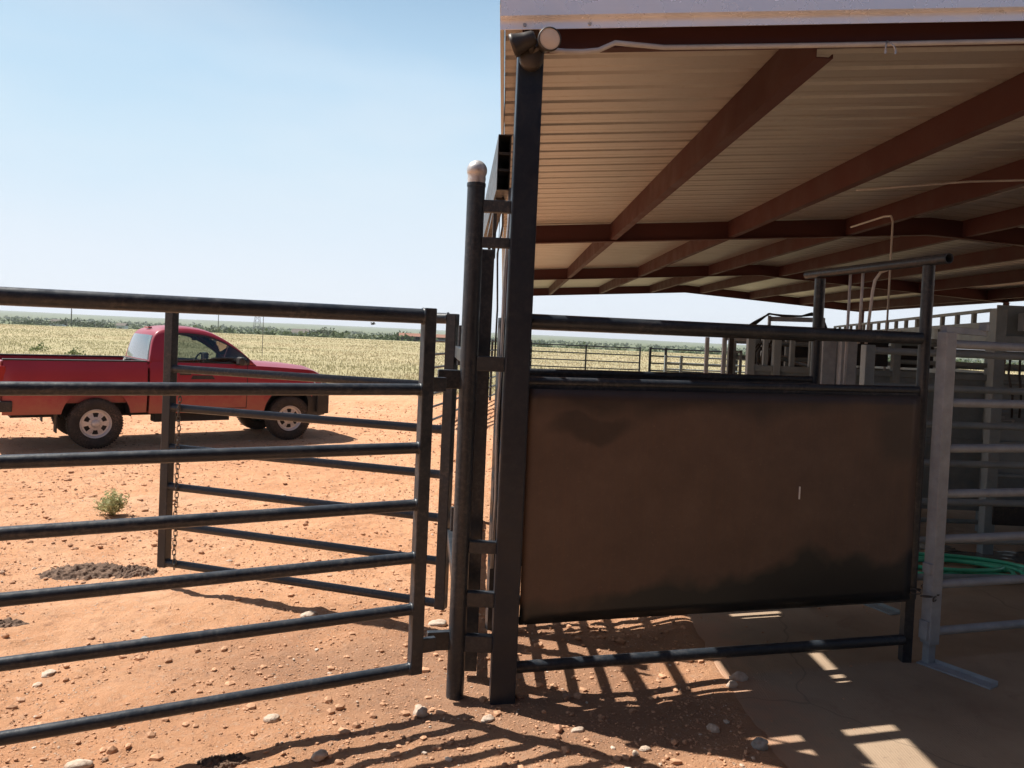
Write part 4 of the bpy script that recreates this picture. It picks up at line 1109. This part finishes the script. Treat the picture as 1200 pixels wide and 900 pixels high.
    for cx in (RA, FA):
        for sgn in (-1,1):
            m = MB(); i = len(m.v)
            for j in range(17):
                a = math.pi*j/16; x = cx+(AR+.012)*math.cos(a); z = .40+(AR+.012)*math.sin(a)
                m.v += [(x, sgn*.80, z), (x, sgn*.42, z)]
            for j in range(16): m.f.append((i+2*j,i+2*j+2,i+2*j+3,i+2*j+1)); m.sm.append(True)
            m.poly([(cx+(AR+.012)*math.cos(math.pi*j/16), sgn*.42, .40+(AR+.012)*math.sin(math.pi*j/16)) for j in range(17)])
            m.build('wheel_well', 'darkint', T)
    # greenhouse: a curved profile from the bed over the roof down to the cowl
    prof = smooth_pts([(.685,1.20,0),(.705,1.35,0),(.745,1.52,0),(.80,1.625,0),(.90,1.672,0),(1.12,1.70,0),(1.36,1.695,0),(1.58,1.655,0),(1.78,1.565,0),(1.96,1.445,0),(2.12,1.31,0),(2.27,1.165,0)], 4)
    np_ = len(prof); belt = lambda x: 1.20-.022*(x-.68)
    def wid(z): return .79-.165*max(0,(z-1.2)/.46)**1.15
    def cross(k, s_):
        p = prof[k]; z = p.y; t_ = k/(np_-1); w_ = wid(z)
        steep = abs((prof[min(k+1,np_-1)].y-prof[max(k-1,0)].y))/max(1e-4, (prof[min(k+1,np_-1)]-prof[max(k-1,0)]).length)
        a = abs(s_); y = w_*s_
        edge = (1-a**5)
        return Vector((p.x+(-.045 if t_ < .3 else .05)*steep*(1-s_*s_)*1.0, y, z+.045*edge*(1-steep*.75)*(1 if 2 < k < np_-3 else .3)))
    def sidep(k, v, s_):
        p = prof[k]; zb2 = min(belt(p.x), p.y); z = zb2+(p.y-zb2)*v; w_ = wid(z)
        return Vector((p.x+.03*math.sin(math.pi*v)*(-.3 if k < 14 else 0), s_*(w_+.012*math.sin(math.pi*v)), z))
    NS = 16; ss = [-1+2*q/NS for q in range(NS+1)]; ss = sorted(ss+[-.93,.93,-.97,.97])
    roofm, rearg, windg, trim = MB(), MB(), MB(), MB(); sideg = {-1: MB(), 1: MB()}
    k_rear = (1, 10); k_ws = (30, np_-3)
    for k in range(np_-1):
        for q in range(len(ss)-1):
            sm = (ss[q]+ss[q+1])/2; Q = (cross(k,ss[q]), cross(k,ss[q+1]), cross(k+1,ss[q+1]), cross(k+1,ss[q]))
            tgt = roofm
            if k_rear[0] <= k < k_rear[1]: tgt = rearg if abs(sm) < .84 else (trim if abs(sm) < .93 and k > 0 else roofm)
            if k_ws[0] <= k < k_ws[1]: tgt = windg if abs(sm) < .93 else roofm
            tgt.quad(*Q, True)
    vs = [0,.04,.10,.3,.5,.7,.82,.88,1]
    for s_ in (-1,1):
        for k in range(np_-1):
            xm = (prof[k].x+prof[k+1].x)/2
            for q in range(len(vs)-1):
                vm = (vs[q]+vs[q+1])/2; Q = (sidep(k,vs[q],s_), sidep(k+1,vs[q],s_), sidep(k+1,vs[q+1],s_), sidep(k,vs[q+1],s_))
                inw = 1.02 < xm < 2.13 and .04 < vm < .82; edge = .99 < xm < 2.17 and .0 < vm < .88
                (sideg[s_] if inw else (trim if edge else roofm)).quad(*Q, True)
    def weld_quads(mb):     # merge so that the curved panels shade smoothly
        key = {}; nv = []; mp = []
        for v in mb.v:
            kk = (round(v[0],4), round(v[1],4), round(v[2],4))
            if kk not in key: key[kk] = len(nv); nv.append(v)
            mp.append(key[kk])
        nf = []; ns = []
        for f_, sm_ in zip(mb.f, mb.sm):
            g_ = []
            for a in f_:
                if mp[a] not in g_: g_.append(mp[a])
            if len(g_) > 2: nf.append(tuple(g_)); ns.append(sm_)
        mb.v, mb.f, mb.sm = nv, nf, ns; return mb
    weld_quads(roofm).build('cab_roof', 'red', T)
    weld_quads(rearg).build('rear_window', 'rearglass', T); weld_quads(windg).build('windscreen', 'glass', T)
    for s_ in (-1,1): weld_quads(sideg[s_]).build('side_window', 'glass', T)
    weld_quads(trim).build('window_seal', 'plastic', T)
    m = MB(); m.box(.80,.86,-.12,.12,1.69,1.715); m.build('brake_light', 'taillamp', T, bevel=.006)
    # trims
    def sx(x, z, off=.004): return W(x, z)+off
    for s in (-1,1):
        m = MB()
        for xx in (.99, 2.12):
            pts = [(xx, s*sx(xx, z), z) for z in (.50,.62,.75,.88,1.0,1.1,1.17)]; m.path(pts, .0045, 5)
        pts = [(xx, s*sx(xx, .50), .50) for xx in (.99,1.3,1.7,2.12)]; m.path(pts, .0045, 5)
        m.build('door_seam', 'darkint', T)
        m = MB(); m.beam((1.10,s*(sx(1.1,1.02)+.018),1.03),(1.26,s*(sx(1.2,1.02)+.018),1.03),.022,.032); m.build('door_handle', 'plastic', T, bevel=.006)
        m = MB(); m.box(1.93,2.02,min(s*.83,s*1.02),max(s*.83,s*1.02),1.17,1.30); mi = m.build('side_mirror', 'plastic', T, bevel=.03)
        m = MB(); m.beam((1.97,s*.76,1.17),(1.97,s*.88,1.20),.04,.03); m.build('mirror_stalk', 'plastic', T)
        # wrap headlamp
        m = MB(); pts = [(3.22,1.05),(3.44,.965),(3.46,.82),(3.26,.86)]
        m.poly([(x, s*(W(x,z)+.008), z) for x, z in pts])
        m.quad((3.465,s*(wf+.003),.95),(3.525,s*.42,.95),(3.525,s*.42,.80),(3.47,s*(wf+.003),.80)); m.build('headlight', 'headlamp', T)
        # mud flap
        m = MB(); m.box(-.50,-.485,min(s*.60,s*.82),max(s*.60,s*.82),.20,.52); m.build('mud_flap', 'rubber', T)
    m = MB(); pts = [(1.28,-sx(1.28,.98,.004),.985),(1.62,-sx(1.62,.98,.004),.985)]; m.hexa([(1.26,-sx(1.3,.95,.001),.95),(1.62,-sx(1.6,.95,.001),.95),(1.62,-sx(1.6,.95,.005),.95),(1.26,-sx(1.3,.95,.005),.95),(1.29,-sx(1.3,1.0,.001),1.005),(1.58,-sx(1.6,1.0,.001),1.005),(1.58,-sx(1.6,1.0,.005),1.005),(1.29,-sx(1.3,1.0,.005),1.005)]); m.build('dark_badge', 'plastic', T)
    m = MB(); i = len(m.v)
    prof = []
    for k in range(21):
        u = -1+k/10; prof.append((3.52+.09*(1-u*u) if abs(u) < .86 else 3.52+.09*(1-.86**2)-(abs(u)-.86)*2.9, u*.84))
    for z in (.34,.42,.60,.70): 
        off = {.34:-.05,.42:0,.60:.0,.70:-.04}[z]
        for x, y in prof: m.v.append((x+off, y, z))
    for a in range(3):
        for k in range(20): m.f.append((i+a*21+k,i+a*21+k+1,i+(a+1)*21+k+1,i+(a+1)*21+k)); m.sm.append(True)
    m.build('front_bumper', 'plastic', T)
    m = MB(); m.box(3.49,3.57,-.60,.60,.74,1.0); m.build('grille', 'plastic', T, bevel=.02)
    m = MB(); m.beam((3.52,-.80,.60),(3.30,-.845,.60),.02,.45); m.build('bumper_end', 'plastic', T, bevel=.01)
    # interior
    m = MB(); m.box(.80,1.25,-.68,.68,.75,.98); m.box(.76,.92,-.66,.66,.9,1.33); m.box(.80,.90,-.58,-.28,1.33,1.50); m.box(.80,.90,.28,.58,1.33,1.50); m.build('bench_seat', 'darkint', T, bevel=.03)
    m = MB(); m.box(1.82,2.06,-.72,.72,.85,1.17); m.build('dashboard', 'darkint', T, bevel=.03)
    m = MB(); m.path([(1.68+.05*math.sin(a)*0+.06*math.cos(a), .36+.18*math.sin(a), 1.13+.17*math.cos(a)) for a in [2*math.pi*k/20 for k in range(20)]], .014, 7, True); m.tube((1.70,.36,1.12),(1.9,.36,1.02),.025,8); m.build('steering_wheel', 'darkint', T)
    m = MB(); m.box(1.52,1.54,-.12,.12,1.52,1.58); m.build('rear_view_mirror', 'darkint', T)
    # things in the bed show over the rail: keep as parts of load
    # wheels
    def wheel(x, s):
        w = bpy.data.objects.new('wheel', None); col.objects.link(w); w.parent = T; w.location = (x, s*.715, .345)
        ax = (0, s, 0)
        m = MB(); R0 = .355
        prof = [(.205,.075),(.215,.098),(.25,.108),(.30,.110),(.335,.100),(.350,.085),(R0,.06),(R0+.002,.02),(R0+.002,-.02),(R0,-.06),(.350,-.085),(.335,-.10),(.25,-.108),(.205,-.09)]
        m.lathe(prof, (0,0,0), ax, 48)
        for k in range(56):
            a = 2*math.pi*k/56; c = Vector((math.cos(a)*.352, 0, math.sin(a)*.352)); tdir = Vector((-math.sin(a),0,math.cos(a)))
            for off in (-.072, -.03, .03, .072):
                p = c+Vector((0,off,0)); m.beam(p-tdir*.011, p+tdir*.011, .028, .016, up=(math.cos(a),0,math.sin(a)))
        m.build('tyre', 'rubber', w)
        m = MB()
        m.lathe([(.208,.070),(.206,.092),(.196,.090),(.186,.06),(.178,.045)], (0,0,0), ax, 48)
        # disc with six slots
        ns = 6; ny = lambda r: .045 if r > .15 else (.045+.02*(.15-r)/.08 if r > .07 else .065)
        rings = [.180,.155,.095,.060]
        for k in range(ns*8):
            a0, a1 = 2*math.pi*k/(ns*8), 2*math.pi*(k+1)/(ns*8)
            for ra, rb in zip(rings[:-1], rings[1:]):
                if ra == .155 and k%8 in (2,3,4,5): continue
                e = lambda r, a: (math.cos(a)*r, s*ny(r), math.sin(a)*r)
                m.quad(e(ra,a0), e(ra,a1), e(rb,a1), e(rb,a0))
        m.lathe([(.060,.064),(.055,.082),(.048,.090),(0,.092)], (0,0,0), ax, 24)
        for k in range(6):
            a = 2*math.pi*(k+.5)/6; m.tube((math.cos(a)*.075,s*.055,math.sin(a)*.075),(math.cos(a)*.075,s*.078,math.sin(a)*.075),.010,8)
        m.build('rim', 'wheelmetal', w)
        m = MB(); m.lathe([(.176,.02),(.0,.02)], (0,0,0), ax, 24); m.lathe([(.15,-.02),(.15,.02)],(0,0,0),ax,24); m.build('brake_drum', 'darkint', w)
    for x in (RA, FA):
        for s in (-1,1): wheel(x, s)
    for ch in T.children:
        if not ch.name.startswith('wheel') or ch.name.startswith('wheel_well'): ch.location.z += .035
    return T
TR = truck()
# odds and ends in the bed, against the cab
ang = R(37.5); c, s_ = math.cos(ang), math.sin(ang)
def in_truck(x, y, z):
    o = TR.location; return (o.x+c*x-s_*y, o.y+s_*x+c*y, z)
m = MB(); m.box(-.09,.09,-.13,.13,0,.10); m.box(-.06,.03,-.08,.06,.10,.15); m.beam((-.13,-.2,.02),(-.02,.05,.16),.05,.03)
o = m.build('tool_bag', 'tubepaint', bevel=.015); o.location = in_truck(.45,-.52,.62+.50); o.rotation_euler = (0,0,ang)
tag(o, 'small dark tool bag on top of the box in the truck bed', 'tool bag')
m = MB(); m.box(-.16,.16,-.28,.28,0,.498); m.box(-.17,.17,-.29,.29,.43,.47)
o = m.build('load_box', 'wood', bevel=.01); o.location = in_truck(.42,-.36,.621); o.rotation_euler = (0,0,ang)
tag(o, 'weathered box standing in the truck bed against the cab', 'box')

# ------------------------------------------------------------------ air
HAZE = 1.5e-4
m = MB(); m.box(-6600, 6600, -70, 6600, -30, 75)
hz = bpy.data.materials.new('haze'); hz.use_nodes = True; nt = hz.node_tree
for n in list(nt.nodes): nt.nodes.remove(n)
out = nt.nodes.new('ShaderNodeOutputMaterial'); pv = nt.nodes.new('ShaderNodeVolumePrincipled')
pv.inputs['Color'].default_value = (.86,.92,1,1); pv.inputs['Density'].default_value = HAZE; pv.inputs['Anisotropy'].default_value = .2
nt.links.new(pv.outputs[0], out.inputs['Volume'])
kind(m.build('haze', hz), 'stuff')

# ------------------------------------------------------------------ light
SUN_EL = R(57); sh = Vector((.94,-.35,0)).normalized()       # horizontal direction shadows fall
sd = Vector((-sh.x*math.cos(SUN_EL), -sh.y*math.cos(SUN_EL), math.sin(SUN_EL)))
L_ = bpy.data.lights.new('sun','SUN'); L_.energy = 4.8; L_.angle = R(.53); L_.color = (1,.95,.88)
so = bpy.data.objects.new('sun', L_); col.objects.link(so); so.rotation_euler = sd.to_track_quat('Z','Y').to_euler()
SKY_BASE, SKY_LOW = .55, 5.6
w = bpy.data.worlds.new('World'); sc.world = w; w.use_nodes = True; nt = w.node_tree
sky = nt.nodes.new('ShaderNodeTexSky'); sky.sky_type = 'NISHITA'; sky.sun_disc = False
sky.sun_elevation = SUN_EL; sky.sun_rotation = math.atan2(sd.x, sd.y)
sky.air_density = 1.0; sky.dust_density = 2.2; sky.ozone_density = 1.4; sky.altitude = 400
# hazy bright sky low down on the sunward half, clear darker blue elsewhere
tc = nt.nodes.new('ShaderNodeTexCoord'); sx = nt.nodes.new('ShaderNodeSeparateXYZ'); nt.links.new(tc.outputs['Generated'], sx.inputs[0])
hz_c = ramp(nt, sx.outputs['Z'], [(0,(.93,.98,1.04)), (.07,(.86,.95,1.05)), (.2,(.66,.86,1.02)), (.42,(.43,.68,.93)), (1,(.20,.34,.64))])
cl = noise(nt, N(nt,'ShaderNodeMapping', Scale=(1,1,3.5)).outputs[0], 1.6, 4)
cm = nt.nodes[-1]
mapn = [n for n in nt.nodes if n.type == 'MAPPING'][0]; nt.links.new(tc.outputs['Generated'], mapn.inputs['Vector'])
hz_c = mixc(nt, ramp(nt, cl, [(.48,(0,0,0)), (.72,(.30,.30,.30))]), hz_c, (.93,.97,1.02))
fz = ramp(nt, sx.outputs['Z'], [(.30,(1,1,1)), (.62,(0,0,0))])
fy = ramp(nt, mathn(nt,'ADD', mathn(nt,'MULTIPLY', sx.outputs['Y'], .5), .5), [(.42,(0,0,0)), (.70,(1,1,1))])
f = mathn(nt, 'MULTIPLY', fz, fy)
base = nt.nodes.new('ShaderNodeVectorMath'); base.operation = 'SCALE'; base.inputs['Scale'].default_value = SKY_BASE; nt.links.new(sky.outputs[0], base.inputs[0])
lowv = nt.nodes.new('ShaderNodeVectorMath'); lowv.operation = 'SCALE'; lowv.inputs['Scale'].default_value = SKY_LOW; nt.links.new(hz_c, lowv.inputs[0])
nt.links.new(mixc(nt, f, base.outputs[0], lowv.outputs[0]), nt.nodes['Background'].inputs['Color']); nt.nodes['Background'].inputs['Strength'].default_value = .1

# ------------------------------------------------------------------ camera
cam = bpy.data.cameras.new('camera'); co = bpy.data.objects.new('camera', cam); col.objects.link(co); sc.camera = co
cam.sensor_width = 36; cam.lens = 930/1200*36; cam.shift_y = -32/1200; cam.clip_end = 20000; cam.clip_start = .05
p = R(1.5); th = math.atan(.044)
right = Vector((1,0,0)); fwd = Vector((0,math.cos(p),-math.sin(p))); up = Vector((0,math.sin(p),math.cos(p)))
r2 = right*math.cos(th)+up*math.sin(th); u2 = up*math.cos(th)-right*math.sin(th)
co.matrix_world = Matrix(((r2.x,u2.x,-fwd.x,0),(r2.y,u2.y,-fwd.y,0),(r2.z,u2.z,-fwd.z,1.85),(0,0,0,1)))
sc.render.resolution_x = 1024; sc.render.resolution_y = 768
sc.view_settings.view_transform = 'Standard'; sc.view_settings.look = 'None'
sc.view_settings.exposure = 0.75; sc.view_settings.gamma = 1
sc.render.engine = 'CYCLES'
sc.cycles.max_bounces = 8; sc.cycles.diffuse_bounces = 4; sc.cycles.transparent_max_bounces = 12; sc.cycles.volume_bounces = 0
